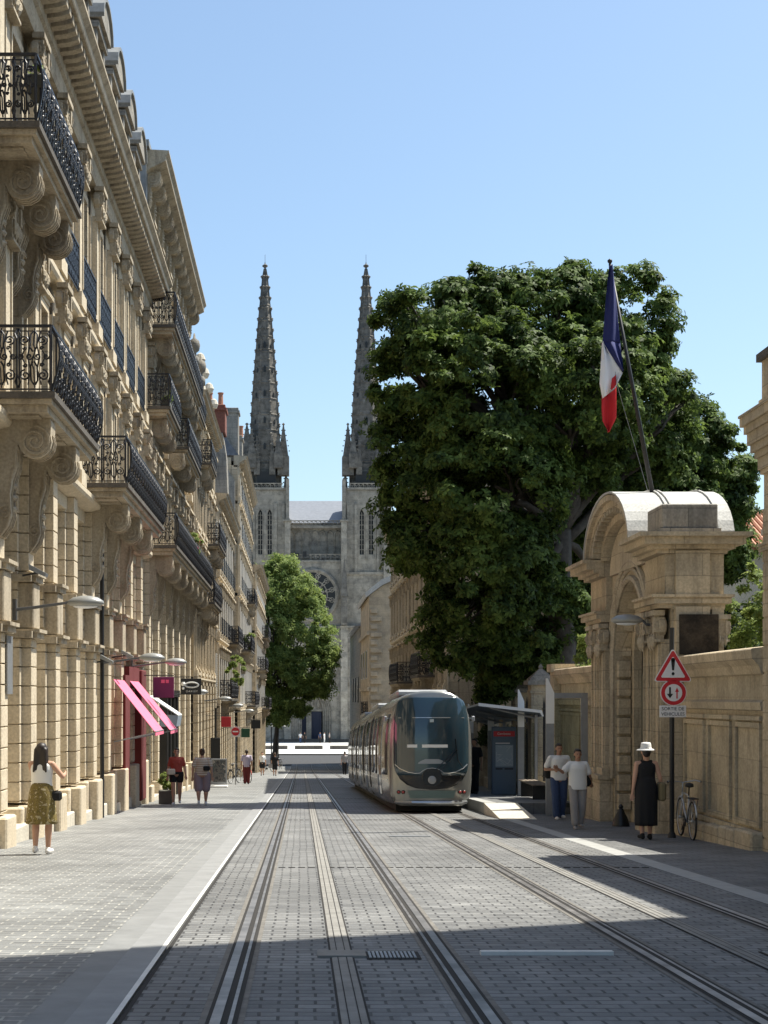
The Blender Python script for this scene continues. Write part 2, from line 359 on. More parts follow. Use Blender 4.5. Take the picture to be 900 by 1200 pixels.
for y in ys:
    for x in (-900,-60,60,900): V.append((x,y,gz(y)-.03))
for i in range(len(ys)-1):
    for j in range(3): F.append((i*4+j,i*4+j+1,i*4+4+j+1,i*4+4+j))
mb.add(V,F); structure('ground',mb,'asphalt')
sheet('pavement',-6.5,-1.56,-45,160,-.004,'setts_pavement')
sheet('smooth_paving_band',-1.56,-1.31,-45,160,0,'band_stone')
sheet('road',-1.03,4.66,-45,166,0,'setts_track')
sheet('kerb',4.66,4.96,-45,38.4,.004,'kerb_band')
sheet('pavement',4.96,7.6,-45,166,0,'pavers_dark')
# ribbed drain band along the left edge of the tracks
mb=MB(); y=-5.0
while y<60:
    mb.box(-1.31,-1.045,y,y+.085,gz(y)-.02,gz(y)+.012); y+=.1
while y<160:
    mb.add([(-1.31,y,gz(y)+.011),(-1.045,y,gz(y)+.011),(-1.045,y+4,gz(y+4)+.011),(-1.31,y+4,gz(y+4)+.011)],[(0,1,2,3)]); y+=4
structure('ribbed_paving_band',mb,'ribbed_stone')
sheet('edge_line',-1.075,-1.04,-45,160,.016,'bright_strip')
sheet('joint_line',-1.03,-1.0,-45,160,.004,'rail_groove')
# rails and the power strips
def rails():
    for xr in (-.45,1.05,2.6,4.05):
        sg=1 if xr in(-.45,2.6) else -1
        def s(nm,a,b,dz,mt): 
            p,q=sorted((xr+sg*a,xr+sg*b)); sheet(nm,p,q,-45,166,dz,mt)
        s('rail_bed',-.125,.13,.004,'rail_concrete')
        s('rail_groove',-.085,.095,.008,'rail_groove')
        s('rail',-.06,.0,.013,'rail_steel')
        s('rail_lip',.042,.065,.012,'rail_steel')
    for xc in (.30,3.32):
        sheet('power_strip_joint',xc-.09,xc+.09,-45,166,.004,'rail_groove')
        sheet('power_strip',xc-.075,xc+.075,-45,166,.009,'power_strip')
        sheet('power_strip_line',xc-.035,xc-.028,-45,166,.012,'rail_groove')
        sheet('power_strip_line',xc+.028,xc+.035,-45,166,.012,'rail_groove')
rails()
# cross pieces, drains, metal strips let into the paving
def flatbox(x0,x1,y0,y1,dz,th=.006):
    return MB().add([(x0,y0,gz(y0)+dz),(x1,y0,gz(y0)+dz),(x1,y1,gz(y1)+dz),(x0,y1,gz(y1)+dz),(x0,y0,gz(y0)+dz-th),(x1,y0,gz(y0)+dz-th),(x1,y1,gz(y1)+dz-th),(x0,y1,gz(y1)+dz-th)],
      [(0,1,2,3),(4,7,6,5),(0,4,5,1),(1,5,6,2),(2,6,7,3),(3,7,4,0)])
o=obj('metal_strip',flatbox(1.34,2.33,11.45,11.53,.03,.03),'bright_strip'); tag(o,'long bare metal strip set across the paving between the two tram tracks in the shade','metal strip')
o=obj('metal_strip',flatbox(1.6,2.35,27.9,28.05,.02,.02),'galvanised'); tag(o,'short pale metal strip across the sunlit paving between the tracks nearer the tram','metal strip')
def grate(x0,x1,y0,y1,label):
    t=thing('drain_grate',((x0+x1)/2,(y0+y1)/2,gz((y0+y1)/2)),label,'drain grate')
    obj('frame',flatbox(x0-.02,x1+.02,y0-.03,y1+.03,.008),'rail_groove',t)
    b=MB(); n=int((x1-x0)/.03)
    for i in range(n):
        a=x0+i*(x1-x0)/n
        q=flatbox(a,a+.018,y0,y1,.014); b.add(q.v,q.f)
    obj('grille',b,'steel_grey',t)
grate(.5,.86,11.25,11.6,'slatted iron drain grate beside the centre strip of the left track')
grate(3.48,3.85,11.25,11.6,'slatted iron drain grate beside the centre strip of the right track')
mb=MB()
for (xa,xb) in ((-.28,-.02),(.62,.9)):
    q=flatbox(xa,xb,0,1,0); 
structure('track_box_cover',flatbox(.12,.48,11.3,11.62,.02,.02),'power_strip')
for yy in (20.3,35,52):
    mb=MB(); x=-.3
    while x<4.6:
        q=flatbox(x,x+.09,yy,yy+.06,.007); mb.add(q.v,q.f); x+=.13
    structure('drain_line',mb,'rail_groove')
# plaza by the cathedral
mb=MB(); mb.add([(-60,194,gz(190)+.01),(60,194,gz(190)+.01),(60,262,gz(190)+.01),(-60,262,gz(190)+.01)],[(0,1,2,3)]); structure('plaza',mb,'plaza')
mb=MB(); mb.box(-40,40,193.4,193.98,gz(190)-.2,gz(190)+.12); structure('plaza_kerb',mb,'dark_slab')
for i,(a,b) in enumerate(((-5.2,-1.9),(-.9,3.0),(4.0,7.6))):
    t=MB(); t.bbox(a,b,214,215.2,gz(190)+.02,gz(190)+.5,.06)
    o=obj('stone_bench',t,'dark_slab'); tag(o,'low dark stone bench on the bright square before the church, '+('leftmost of three','middle of three','rightmost of three')[i],'bench','dark benches on the square')
# ================================================================= facade kit
PR={}
def proto(key,fn):
    if key not in PR: PR[key]=fn()
    return PR[key]
HID=Vector((0,0,0))
def place(key,fn,parent,loc,rot=None,scale=None):
    """first use builds the part at loc, later uses copy it"""
    if key not in PR:
        o=fn(parent,loc)
        if rot is not None: o.rotation_euler=rot
        if scale is not None: o.scale=scale
        PR[key]=o; return o
    return inst(PR[key],parent,loc,rot if rot is not None else (0,0,0),scale if scale is not None else (1,1,1))
def window_fn(w,h,arch=False,shut=False):
    def f(parent,loc):
        m=MB(); t=.07
        # outward is +x, centred on y, bottom z=0
        m.box(-.03,.05,-w/2,-w/2+t,0,h); m.box(-.03,.05,w/2-t,w/2,0,h); m.box(-.03,.05,-w/2+t,w/2-t,0,t); m.box(-.03,.05,-w/2+t,w/2-t,h-t,h)
        m.box(-.03,.06,-.045,.045,t,h-t)
        for k in range(1,4): m.box(-.02,.03,-w/2+t,w/2-t,h*k/4-.015,h*k/4+.015)
        o=obj('window',m,'window_paint',parent,loc,local=True)
        g=MB(); g.box(-.015,0,-w/2+t*.5,w/2-t*.5,t*.5,h-t*.5); obj('pane',g,'glass',o,loc,local=True)
        return o
    return f
def console_mesh(P=.85,H=1.7,w=.34):
    """big scroll bracket: wall at x=0, underside of slab at z=0"""
    m=MB(); pr=[(0,0),(P,0),(P+.02,-.08)]
    cx,cz,r=P-.24,-.3*H/1.7-.02,.27
    for i in range(9):
        a=.4-i*.42; pr.append((cx+r*math.cos(a),cz+r*math.sin(a)))
    k=[(P*.42,-.66),(P*.34,-.85),(P*.3,-1.05),(P*.31,-1.2),(P*.33,-1.32),(P*.27,-1.46),(P*.14,-1.6),(0,-1.7)]
    pr+=[(x,z*H/1.7) for x,z in k]
    m.prism(pr,'y',-w/2,w/2)
    for sy in(-1,1):
        m.tube([(x,sy*(w/2+.012),z) for x,z in spiral(cx,cz,r*.92,2.3,PI*.5,-1)],.024,4)
        m.tube([(x,sy*(w/2+.01),z) for x,z in spiral(P*.22,-1.28*H/1.7,.11,1.6,PI*.5,1)],.018,4)
        m.tube([(x*.86+.03,sy*(w/2+.01),z*.97-.02) for x,z in pr[10:-1]],.02,4)
    for q in (-.1,0,.1):
        m.tube([(x+.012,q,z) for x,z in pr[3:-1]],.02,4)
    for k in range(4):
        z=-.75-k*.16; m.lathe([(.02,-.1),(.07,0),(.02,.1)],P*.33,0,6,'y',z*H/1.7)
    return m
def console_fn(P,H,w,mat='carved_stone'):
    return lambda parent,loc: obj('console',console_mesh(P,H,w),mat,parent,loc,local=True)
def capital_mesh(w=.62,h=.75):
    m=MB(); m.lathe([(.1,-.12),(.2,-.1),(.2,.1),(.1,.12)],.16,0,12,'y',-.22) if 0 else None; m.box(0,.22,-w/2-.05,w/2+.05,-.1,0); m.box(0,.15,-w/2+.03,w/2-.03,-h,-.1)
    for sy in(-1,1):
        c=sy*(w/2-.1)
        m.lathe([(.17,-.03),(.19,0),(.19,.1),(.12,.14)],0,c,10,'x',-.3)
        m.tube([(.15,c+x,-.3+z) for x,z in spiral(0,0,.16,2,PI/2,-sy)],.02,4)
        m.tube([(x+.1,sy*(w/2+.03),-.3+z) for x,z in spiral(0,0,.13,2,PI/2,-1)],.02,4)
        m.box(.0,.2,sy*(w/2-.06)-.05,sy*(w/2-.06)+.09*sy,-.42,-.14)
    for k in range(5):
        y=-w/2+.1+k*(w-.2)/4; m.lathe([(.01,-.13),(.06,-.03),(.05,.05),(.01,.13)],.17,y,5,'z',-.56-(k%2)*.07)
    m.box(0,.18,-w/2-.02,w/2+.02,-h-.05,-h)
    return m
def capital_fn(w,h,mat='carved_stone'):
    return lambda parent,loc: obj('capital',capital_mesh(w,h),mat,parent,loc,local=True)
def motif(w):
    """iron scroll panel, returns polylines (u in 0..w, t in 0..1 of height)"""
    L=[]; c=w/2
    for s in(-1,1):
        def X(p,s=s): return [(c+s*(x),y) for x,y in p]
        L.append(X(spiral(w*.27,.78,w*.17,1.6,-PI/2,1,10)))
        L.append(X(spiral(w*.27,.2,w*.17,1.6,PI/2,-1,10)))
        L.append(X(spiral(w*.12,.5,w*.11,1.4,PI,1,9)))
        L.append(X(spiral(w*.38,.5,w*.1,1.4,0,-1,9)))
        L.append(X([(w*.02,.95),(w*.1,.88),(w*.1,.66),(w*.02,.58)])); L.append(X([(w*.02,.05),(w*.1,.12),(w*.1,.34),(w*.02,.42)]))
        L.append(X([(w*.46,0),(w*.46,1)]))
        L.append(X([(w*.27,.6),(w*.36,.5),(w*.27,.4)]))
    for s in(-1,1):
        for q in (.36,.64): L.append([(c+s*x,y) for x,y in spiral(w*.25,q,w*.07,1.2,0,s,8)])
        L.append([(c+s*w*.5,0),(c+s*w*.42,.1),(c+s*w*.5,.2)]); L.append([(c+s*w*.5,.8),(c+s*w*.42,.9),(c+s*w*.5,1)])
        L.append([(c+s*w*.18,.5),(c+s*w*.1,.7),(c+s*w*.2,.95)]); L.append([(c+s*w*.18,.5),(c+s*w*.1,.3),(c+s*w*.2,.05)])
    L.append([(c,0),(c,.3),(c-.03,.4),(c,.5),(c+.03,.6),(c,.7),(c,1)])
    return L
def railing(parent,path,z0,h,belly=.12,tile=.55,name='railing',r=.0145,mat='wrought_iron',rail=.03):
    """path: list of xy corners, outward is on the right hand of the walking direction"""
    m=MB(); B=lambda t: belly*math.sin(PI*min(1,max(0,(1-t)))**.8)*(1 if t<1 else 0)+0
    for i in range(len(path)-1):
        a=Vector(path[i]); b=Vector(path[i+1]); d=b-a; L=d.length
        if L<.05: continue
        d/=L; nrm=Vector((d.y,-d.x)); n=max(1,round(L/(tile*.78))); w=L/n
        for k in range(n):
            for pl in motif(w):
                pts=[]
                for u,t in pl:
                    p=a+d*(k*w+u)+nrm*B(t); pts.append((p.x,p.y,z0+.06+t*(h-.1)))
                m.tube(pts,r,4,False)
            for t in(0,1):
                p=a+d*(k*w); 
        for zz,th,e in((z0+.04,.016,0),(z0+h-.08,.012,0),(z0+h,rail,.012)):
            m.tube([(a.x,a.y,zz),(b.x,b.y,zz)],th,4)
        for q in (a,b): m.tube([(q.x+nrm.x*B(t/6),q.y+nrm.y*B(t/6),z0+t/6*h) for t in range(7)],.02,4)
    return obj(name,m,mat,parent)
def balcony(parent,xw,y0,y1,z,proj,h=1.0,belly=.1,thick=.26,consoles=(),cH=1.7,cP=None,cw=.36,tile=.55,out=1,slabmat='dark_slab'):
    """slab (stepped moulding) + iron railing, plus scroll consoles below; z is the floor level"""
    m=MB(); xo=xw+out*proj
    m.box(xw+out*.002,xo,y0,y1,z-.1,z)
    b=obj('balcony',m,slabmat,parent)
    m=MB(); m.box(xw+out*.002,xo-out*.06,y0+.06,y1-.06,z-.18,z-.1-.002); m.box(xw+out*.002,xo-out*.14,y0+.14,y1-.14,z-thick,z-.18-.002)
    # soffit panels
    yy=y0+.3
    while yy+.5<y1-.2:
        m.box(xw+out*.1,xo-out*.3,yy,yy+.45,z-thick-.03,z-thick-.002); yy+=.62
    obj('moulding',m,'carved_stone',b)
    if out>0: path=[(xw,y0+.04),(xo-.06,y0+.04),(xo-.06,y1-.04),(xw,y1-.04)]
    else: path=[(xw,y1-.04),(xo+.06,y1-.04),(xo+.06,y0+.04),(xw,y0+.04)]
    railing(b,path,z,h,belly,tile)
    P=cP or proj-.18
    for y in consoles:
        if out>0: place(('con',P,cH,cw),console_fn(P,cH,cw),parent,(xw-.0,y,z-thick-.005))
        else: place(('con',P,cH,cw),console_fn(P,cH,cw),parent,(xw,y,z-thick-.005),rot=(0,0,PI))
    return b
def cornice(parent,xw,y0,y1,z,prof,mod=None,mat='carved_stone',out=1,name='cornice'):
    """prof: list of (projection, z offset) from wall outward bottom->top; mod=(spacing,w,h,depth,zoff) modillions"""
    poly=[(xw-out*.25,z+prof[0][1])]+[(xw+out*p,z+q) for p,q in prof]+[(xw-out*.25,z+prof[-1][1])]
    m=MB(); m.prism(poly,'y',y0,y1)
    if mod:
        s,w,h,d,zo=mod; y=y0+s/2
        while y<y1-w/2:
            x0=xw+out*.02
            pr=[(x0,z+zo),(x0+out*d,z+zo),(x0+out*d,z+zo-h*.45),(x0+out*d*.75,z+zo-h*.6),(x0+out*d*.35,z+zo-h*.7),(x0+out*d*.3,z+zo-h),(x0,z+zo-h)]
            m.prism(pr,'y',y-w/2,y+w/2); y+=s
    return obj(name,m,mat,parent)
def wall_grid(m,xf,th,y0,y1,floors,out=1):
    """solid wall slab with openings. floors: (z0,z1,sill,head,[(yc,w)...])"""
    xa,xb=xf,xf-out*th
    for z0,z1,sl,hd,ops in floors:
        if not ops: m.box(xa,xb,y0,y1,z0,z1); continue
        m.box(xa,xb,y0,y1,z0,sl); m.box(xa,xb,y0,y1,hd,z1)
        y=y0
        for yc,w in sorted(ops):
            m.box(xa,xb,y,yc-w/2,sl,hd); y=yc+w/2
        m.box(xa,xb,y,y1,sl,hd)
def surround(m,xf,yc,w,z0,z1,out=1,hood=True,light=False):
    t=.15; e=.13*out
    if light:
        e=.07*out; m.box(xf,xf+e,yc-w/2-t,yc-w/2,z0,z1+t); m.box(xf,xf+e,yc+w/2,yc+w/2+t,z0,z1+t); m.box(xf,xf+e,yc-w/2,yc+w/2,z1,z1+t)
        if hood: m.box(xf,xf+.16,yc-w/2-t-.05,yc+w/2+t+.05,z1+t+.1,z1+t+.17); m.box(xf,xf+.09,yc-w/2-t,yc+w/2+t,z1+t+.002,z1+t+.1)
        return
    m.box(xf,xf+e,yc-w/2-t,yc-w/2+.0,z0,z1+t); m.box(xf,xf+e,yc+w/2,yc+w/2+t,z0,z1+t); m.box(xf,xf+e,yc-w/2,yc+w/2,z1,z1+t)
    if hood:
        m.box(xf,xf+out*.34,yc-w/2-t-.12,yc+w/2+t+.12,z1+t+.16,z1+t+.26); m.box(xf,xf+out*.2,yc-w/2-t,yc+w/2+t,z1+t+.002,z1+t+.16)
        for q in(-1,1): m.box(xf,xf+out*.26,yc+q*(w/2+.08)-.07,yc+q*(w/2+.08)+.07,z1-.25,z1+t+.155)
    m.box(xf,xf+out*.24,yc-w/2-t-.05,yc+w/2+t+.05,z0-.12,z0-.002)
def pier_mesh(w,wing,x0,xf,z0,z1,course=.34,zs=0):
    """rusticated pier with stepped sides, front at xf"""
    m=MB(); g=.022; z=z0
    first=True
    while z<z1-.02:
        zt=min(z1,(math.floor((z-zs)/course+1e-6)+1)*course+zs)
        a,b=z+g/2,zt-g/2
        m.bbox(x0,xf,-w/2,w/2,a,b,.006); m.bbox(x0,xf-.17,-w/2-wing,w/2+wing,a,b,.006)
        z=zt
    m.box(x0,xf-.045,-w/2+.035,w/2-.035,z0,z1); m.box(x0,xf-.22,-w/2-wing+.035,w/2+wing-.035,z0+.005,z1-.005)
    return m
# ================================================================= building 1: the long ornate block
XF=-4.95
b1=thing('corner_building',(-5,30,gz(30)),'long ornate limestone building nearest on the left with iron balconies and dormers','building')
B1Y0,B1Y1=10.6,47.8
bay=2.74; P0=24.85
piers=[P0+bay*k for k in range(-5,9) if B1Y0-.1<P0+bay*k<B1Y1-.3]
m=MB(); m.box(-17,XF-.45,B1Y0,B1Y1,-3,14.2); obj('core_wall',m,'limestone',b1)
wins=[(p+bay/2,1.25) for p in piers[:-1]]
m=MB()
wall_grid(m,XF,.42,B1Y0,B1Y1,[(6.02,9.6,6.3,8.9,wins),(9.6,13.3,10.15,12.75,wins)])
for yc,w in wins:
    surround(m,XF,yc,w,6.3,8.9,light=True); surround(m,XF,yc,w,10.15,12.75,hood=False,light=True)
wob=obj('wall',m,'limestone_ashlar',b1)
for yc,w in wins:
    place(('win',1.25,2.6),window_fn(1.25,2.6),b1,(XF-.28,yc,6.3)); place(('win',1.25,2.6),window_fn(1.25,2.6),b1,(XF-.28,yc,10.15))
# pilasters with capitals, upper two storeys
def pil(h,w=.62,d=.2):
    def f(parent,loc):
        m=MB(); m.box(0,d+.08,-w/2-.06,w/2+.06,0,.3); m.box(0,d+.04,-w/2-.03,w/2+.03,.3,.38); m.box(0,d,-w/2,w/2,.38,h)
        m.box(0,d+.03,-w/2+.02,-w/2+.09,.5,h-.1); m.box(0,d+.03,w/2-.09,w/2-.02,.5,h-.1)
        m.box(-.0,d*.5,-w/2-.13,w/2+.13,.0,h)
        return obj('pilaster',m,'limestone',parent,loc,local=True)
    return f
for p in piers:
    place(('pil',2.9),pil(2.9),b1,(XF,p,6.05)); place(('cap',.62,.75),capital_fn(.62,.75),b1,(XF+.18,p,9.25+.35))
    place(('pil2',2.75),pil(2.75),b1,(XF,p,9.85)); place(('cap',.62,.75),capital_fn(.62,.75),b1,(XF+.18,p,13.3))
cornice(b1,XF,B1Y0,B1Y1,9.6,[(.05,0),(.2,.04),(.24,.1),(.24,.2),(.1,.24)],name='string_course',mat='limestone')
cornice(b1,XF,B1Y0,B1Y1,5.78,[(.05,0),(.28,.06),(.32,.12),(.32,.22),(.1,.25)],name='string_course',mat='limestone')
cornice(b1,XF,B1Y0,B1Y1+.6,13.3,[(.22,0),(.26,.12),(.24,.16),(.24,.42),(.3,.46),(.3,.52),(.32,.86),(.78,.88),(.8,.92),(.8,1.05),(.9,1.14),(.9,1.2),(0,1.26)],mod=(.37,.2,.36,.7,.859),name='cornice')
# iron window guards on the upper floor
for yc,w in wins[3:]:
    railing(b1,[(XF+.2,yc-1.04),(XF+.2,yc+1.04)],10.1,1.0,0,.42,name='window_guard')
# ground floor rusticated piers
def pier_fn(w,wing,zb,zt,name='pier'):
    def f(parent,loc):
        return obj(name,pier_mesh(w,wing,-.95,.15,zb,zt,.34,0),'limestone',parent,loc,local=True)
    return f
for p in piers:
    g0=gz(p)
    place(('pier',1),pier_fn(.55,.2,-.37,2.55),b1,(XF,p,0))
    place(('pier',2),pier_fn(.5,.17,2.85,5.78),b1,(XF-.05,p,0))
    m=MB(); m.bbox(-5.9,XF+.27,p-.42,p+.42,g0-.2,-.42,.03); m.bbox(-5.9,XF+.06,p-.66,p+.66,g0-.2,-.44,.03); obj('plinth',m,'limestone',b1)
    def imp(parent,loc):
        m=MB()
        for z,e in ((2.55,.22),(3.55,.2)):
            m.box(-.95,.05+e,-.36,.36,z,z+.1); m.box(-.95,.1+e,-.41,.41,z+.1,z+.16); m.box(-.95,e-.02,-.52,.52,z-.002,z+.12)
        m.bbox(-.95,.2,-.32,.32,2.72,3.54,.02)
        return obj('impost',m,'carved_stone',parent,loc,local=True)
    place('impost',imp,b1,(XF,p,0))
for i,(yc,w) in enumerate(wins):
    # recessed arch and shopfront between piers
    m=MB(); Z1=5.78; zs=4.3; r=.78
    pts=[(yc-bay/2+.3,Z1),(yc-bay/2+.3,zs)]+[(yc-r*math.cos(a*PI/10),zs+r*math.sin(a*PI/10)*.9) for a in range(11)]+[(yc+bay/2-.3,zs),(yc+bay/2-.3,Z1)]
    m.prism(pts,'x',XF-.6,XF-.25)
    obj('arch',m,'limestone',b1)
    g0=gz(yc)
    m=MB(); m.box(XF-.62,XF-.7,yc-.95,yc+.95,g0+.1,5.0); o=obj('shop_window',m,'shop_glass',b1)
    m=MB()
    for yy in (-.9,-.3,.3,.86): m.box(XF-.6,XF-.55,yc+yy,yc+yy+.05,g0+.1,4.9)
    for zz in (g0+.15,g0+.75,2.2,2.3,4.1): m.box(XF-.6,XF-.56,yc-.9,yc+.9,zz,zz+.07)
    obj('frame',m,('dark_door','window_paint')[i%2],o)
    m=MB(); m.bbox(-6.0,XF+.14,yc-.95,yc+.95,g0-.3,g0+.2+.06*(i%2),.02); obj('doorstep',m,'pale_stone',b1)
m=MB(); m.box(-6.2,XF-.72,B1Y0,B1Y1,-3,6.0); obj('shop_wall',m,'dark_door',b1)
m=MB(); m.box(-6.0,XF-.2,B1Y0,piers[0]-.3,-1.8,5.78); m.box(-6.0,XF-.2,piers[-1]+.4,B1Y1,-3,5.78); obj('end_wall',m,'limestone_ashlar',b1)
m=MB()
pp=B1Y0
m.box(-6.0,XF-.05,B1Y0,B1Y1,5.5,5.775); obj('lintel_band',m,'limestone',b1)
# balconies
def near(a,b): return [p for p in piers if a-.05<p<b+.05]
balcony(b1,XF,24.0,29.3,6.28,1.1,1.03,.13,.3,near(24,29.5),cH=2.0,cw=.44,tile=.62)
balcony(b1,XF,34.2,43.3,6.28,1.1,1.03,.13,.3,near(34.2,43.5),cH=2.0,cw=.44,tile=.62)
balcony(b1,XF,12.2,18.2,6.28,1.1,1.03,.13,.3,near(12.2,18.2),cH=2.0,cw=.44,tile=.62)
balcony(b1,XF,22.9,27.3,10.1,1.05,1.0,.1,.28,[24.0,25.6,27.0],cH=1.7,cw=.34,tile=.5)
# projecting bay panel behind the upper balcony
m=MB(); m.box(XF,XF+.3,23.2,23.75,10.12,13.3); m.box(XF,XF+.38,23.3,23.65,10.12,13.0); obj('pilaster',m,'limestone',b1)
# dormers and roof
m=MB(); m.prism([(XF-.1,14.56),(-6.4,17.3),(-8,18.2),(-17,18.2),(-17,14.56)],'y',B1Y0,B1Y1); obj('roof',m,'slate',b1)
def dormer_fn(parent,loc):
    m=MB(); w=.78
    m.box(-1.6,0,-w,w,0,2.9)
    m.box(0,.1,-w,-w+.26,0,2.7); m.box(0,.1,w-.26,w,0,2.7)
    m.box(-1.6,.16,-w-.06,w+.06,2.7,2.85)
    pr=[(-w-.12,2.9)]+[(-(w+.12)*math.cos(a*PI/8),2.95+.62*math.sin(a*PI/8)) for a in range(9)]+[(w+.12,2.9)]
    m.prism(pr,'x',-1.8,.24)
    d=obj('dormer',m,'grey_stone',parent,loc,local=True)
    g=MB(); g.box(.0,.03,-w+.28,w-.28,.3,2.5); obj('pane',g,'glass',d,loc,local=True)
    h=MB(); pr2=[(p[0]*1.04,p[1]+.05) for p in pr[1:-1]]+[(p[0]*.98,p[1]-.03) for p in reversed(pr[1:-1])]
    h.prism(pr2,'x',-1.9,.3); obj('hood',h,'dormer_zinc',d,loc,local=True)
    return d
y=17.6
while y<47.5:
    place('dormer',dormer_fn,b1,(XF+.05,y,14.5)); y+=2.74
for y in (22,36.5): 
    m=MB(); m.bbox(-8,-6.9,y,y+1.6,17.2,19.6,.04); c=obj('chimney',m,'grey_stone',b1)
# ================================================================= building 2
b2=thing('tall_building',(-5,57,gz(57)),'taller limestone building after the first, with heavy scrolls under its cornice','building')
Y0,Y1=48.2,67.2
m=MB(); m.box(-17,XF-.42,Y0,Y1,-4,18.4); obj('core_wall',m,'limestone',b2)
bp=[Y0+.6+2.95*k for k in range(7)]
w2=[(p+1.47,1.25) for p in bp[:-1]]
m=MB(); wall_grid(m,XF,.4,Y0,Y1,[(5.9,9.9,6.3,9.0,w2),(9.9,13.2,10.3,12.5,w2),(13.2,18.2,13.5,16.2,w2)])
for yc,w in w2:
    surround(m,XF,yc,w,6.3,9.0); surround(m,XF,yc,w,10.3,12.5,hood=False); surround(m,XF,yc,w,13.5,16.2,hood=False)
obj('wall',m,'limestone_ashlar',b2)
for yc,w in w2:
    place(('win',1.25,2.7),window_fn(1.25,2.7),b2,(XF-.28,yc,6.3)); place(('win',1.25,2.2),window_fn(1.25,2.2),b2,(XF-.28,yc,10.3)); place(('win',1.25,2.7),window_fn(1.25,2.7),b2,(XF-.28,yc,13.5))
for p in bp:
    for z,h in ((6.1,3.0),(9.95,2.4),(13.3,2.9)):
        place(('pilb',h),pil(h,.5,.16),b2,(XF,p,z)); place(('cap',.62,.75),capital_fn(.62,.75),b2,(XF+.12,p,z+h+.35))
cornice(b2,XF,Y0,Y1,18.0,[(.1,0),(.2,.1),(.3,.14),(.62,.3),(.7,.34),(.7,.5),(.8,.6),(.8,.66),(0,.7)],name='cornice')
for k in range(13):
    place(('con',.5,1.2,.4),console_fn(.5,1.2,.4),b2,(XF,Y0+.5+k*1.47,18.1))
m=MB(); m.prism([(XF+.1,18.66),(-6.2,19.5),(-17,19.5),(-17,18.66)],'y',Y0,Y1); obj('roof',m,'zinc',b2)
balcony(b2,XF,Y0,Y1-.2,6.28,1.05,1.0,.12,.3,bp,cH=2.0,cw=.44)
balcony(b2,XF,47.95,52.0,10.6,.87,1.0,.08,.28,bp[:2]+[50],cH=1.7,cw=.36)
balcony(b2,XF,54.8,61.5,10.45,.95,1.0,.08,.28,bp[2:5],cH=1.7,cw=.36)
balcony(b2,XF,47.95,60.8,13.15,1.05,1.0,.08,.28,bp[:5]+[b+1.47 for b in bp[:4]],cH=1.6,cw=.4)
balcony(b2,XF,61.6,66.8,13.3,.8,1.0,.08,.28,bp[5:],cH=1.5,cw=.4)
for p in bp:
    place(('pier',3),pier_fn(.5,.2,-1.3,5.9),b2,(XF,p,0))
    m=MB(); m.bbox(-5.9,XF+.25,p-.42,p+.42,gz(p)-.3,-1.3,.03); obj('plinth',m,'limestone',b2)
for yc,w in w2:
    g0=gz(yc); m=MB(); m.box(XF-.6,XF-.5,yc-1.1,yc+1.1,g0+.1,4.6); o=obj('shop_window',m,'shop_glass',b2)
    m=MB()
    for q in (-1.1,-.4,.35,1.04): m.box(XF-.5,XF-.42,yc+q,yc+q+.06,g0+.1,4.6)
    m.box(XF-.5,XF-.38,yc-1.1,yc+1.1,3.0,3.5); obj('frame',m,'black_paint',o)
    m=MB(); m.bbox(-6,XF+.2,yc-1.1,yc+1.1,g0-.3,g0+.15,.02); obj('doorstep',m,'pale_stone',b2)
m=MB(); m.box(-6.2,XF-.2,Y0,Y1,4.6,5.9); obj('lintel_band',m,'limestone_ashlar',b2)
# flat-topped end dormer and round attic balls at the far end
for y in (47.9,):
    m=MB(); m.box(-6.2,-4.75,y,y+1.3,18.7,18.9); m.box(-6.1,-4.85,y+.1,y+1.2,14.5,18.7); 
obj('chimney',m,'dormer_zinc',b1)
for y in (62.5,66.5):
    m=MB(); m.lathe([(.2,0),(.2,.3),(.1,.4),(.08,.5),(.2,.6),(.24,.8),(.2,1.0),(.06,1.1),(.03,1.3)],-4.35,y,12,'z',18.6-(3.6 if y>66 else 3.6)); 
    obj('ball_finial',m,'grey_stone',b2,smooth=True)
m=MB(); 
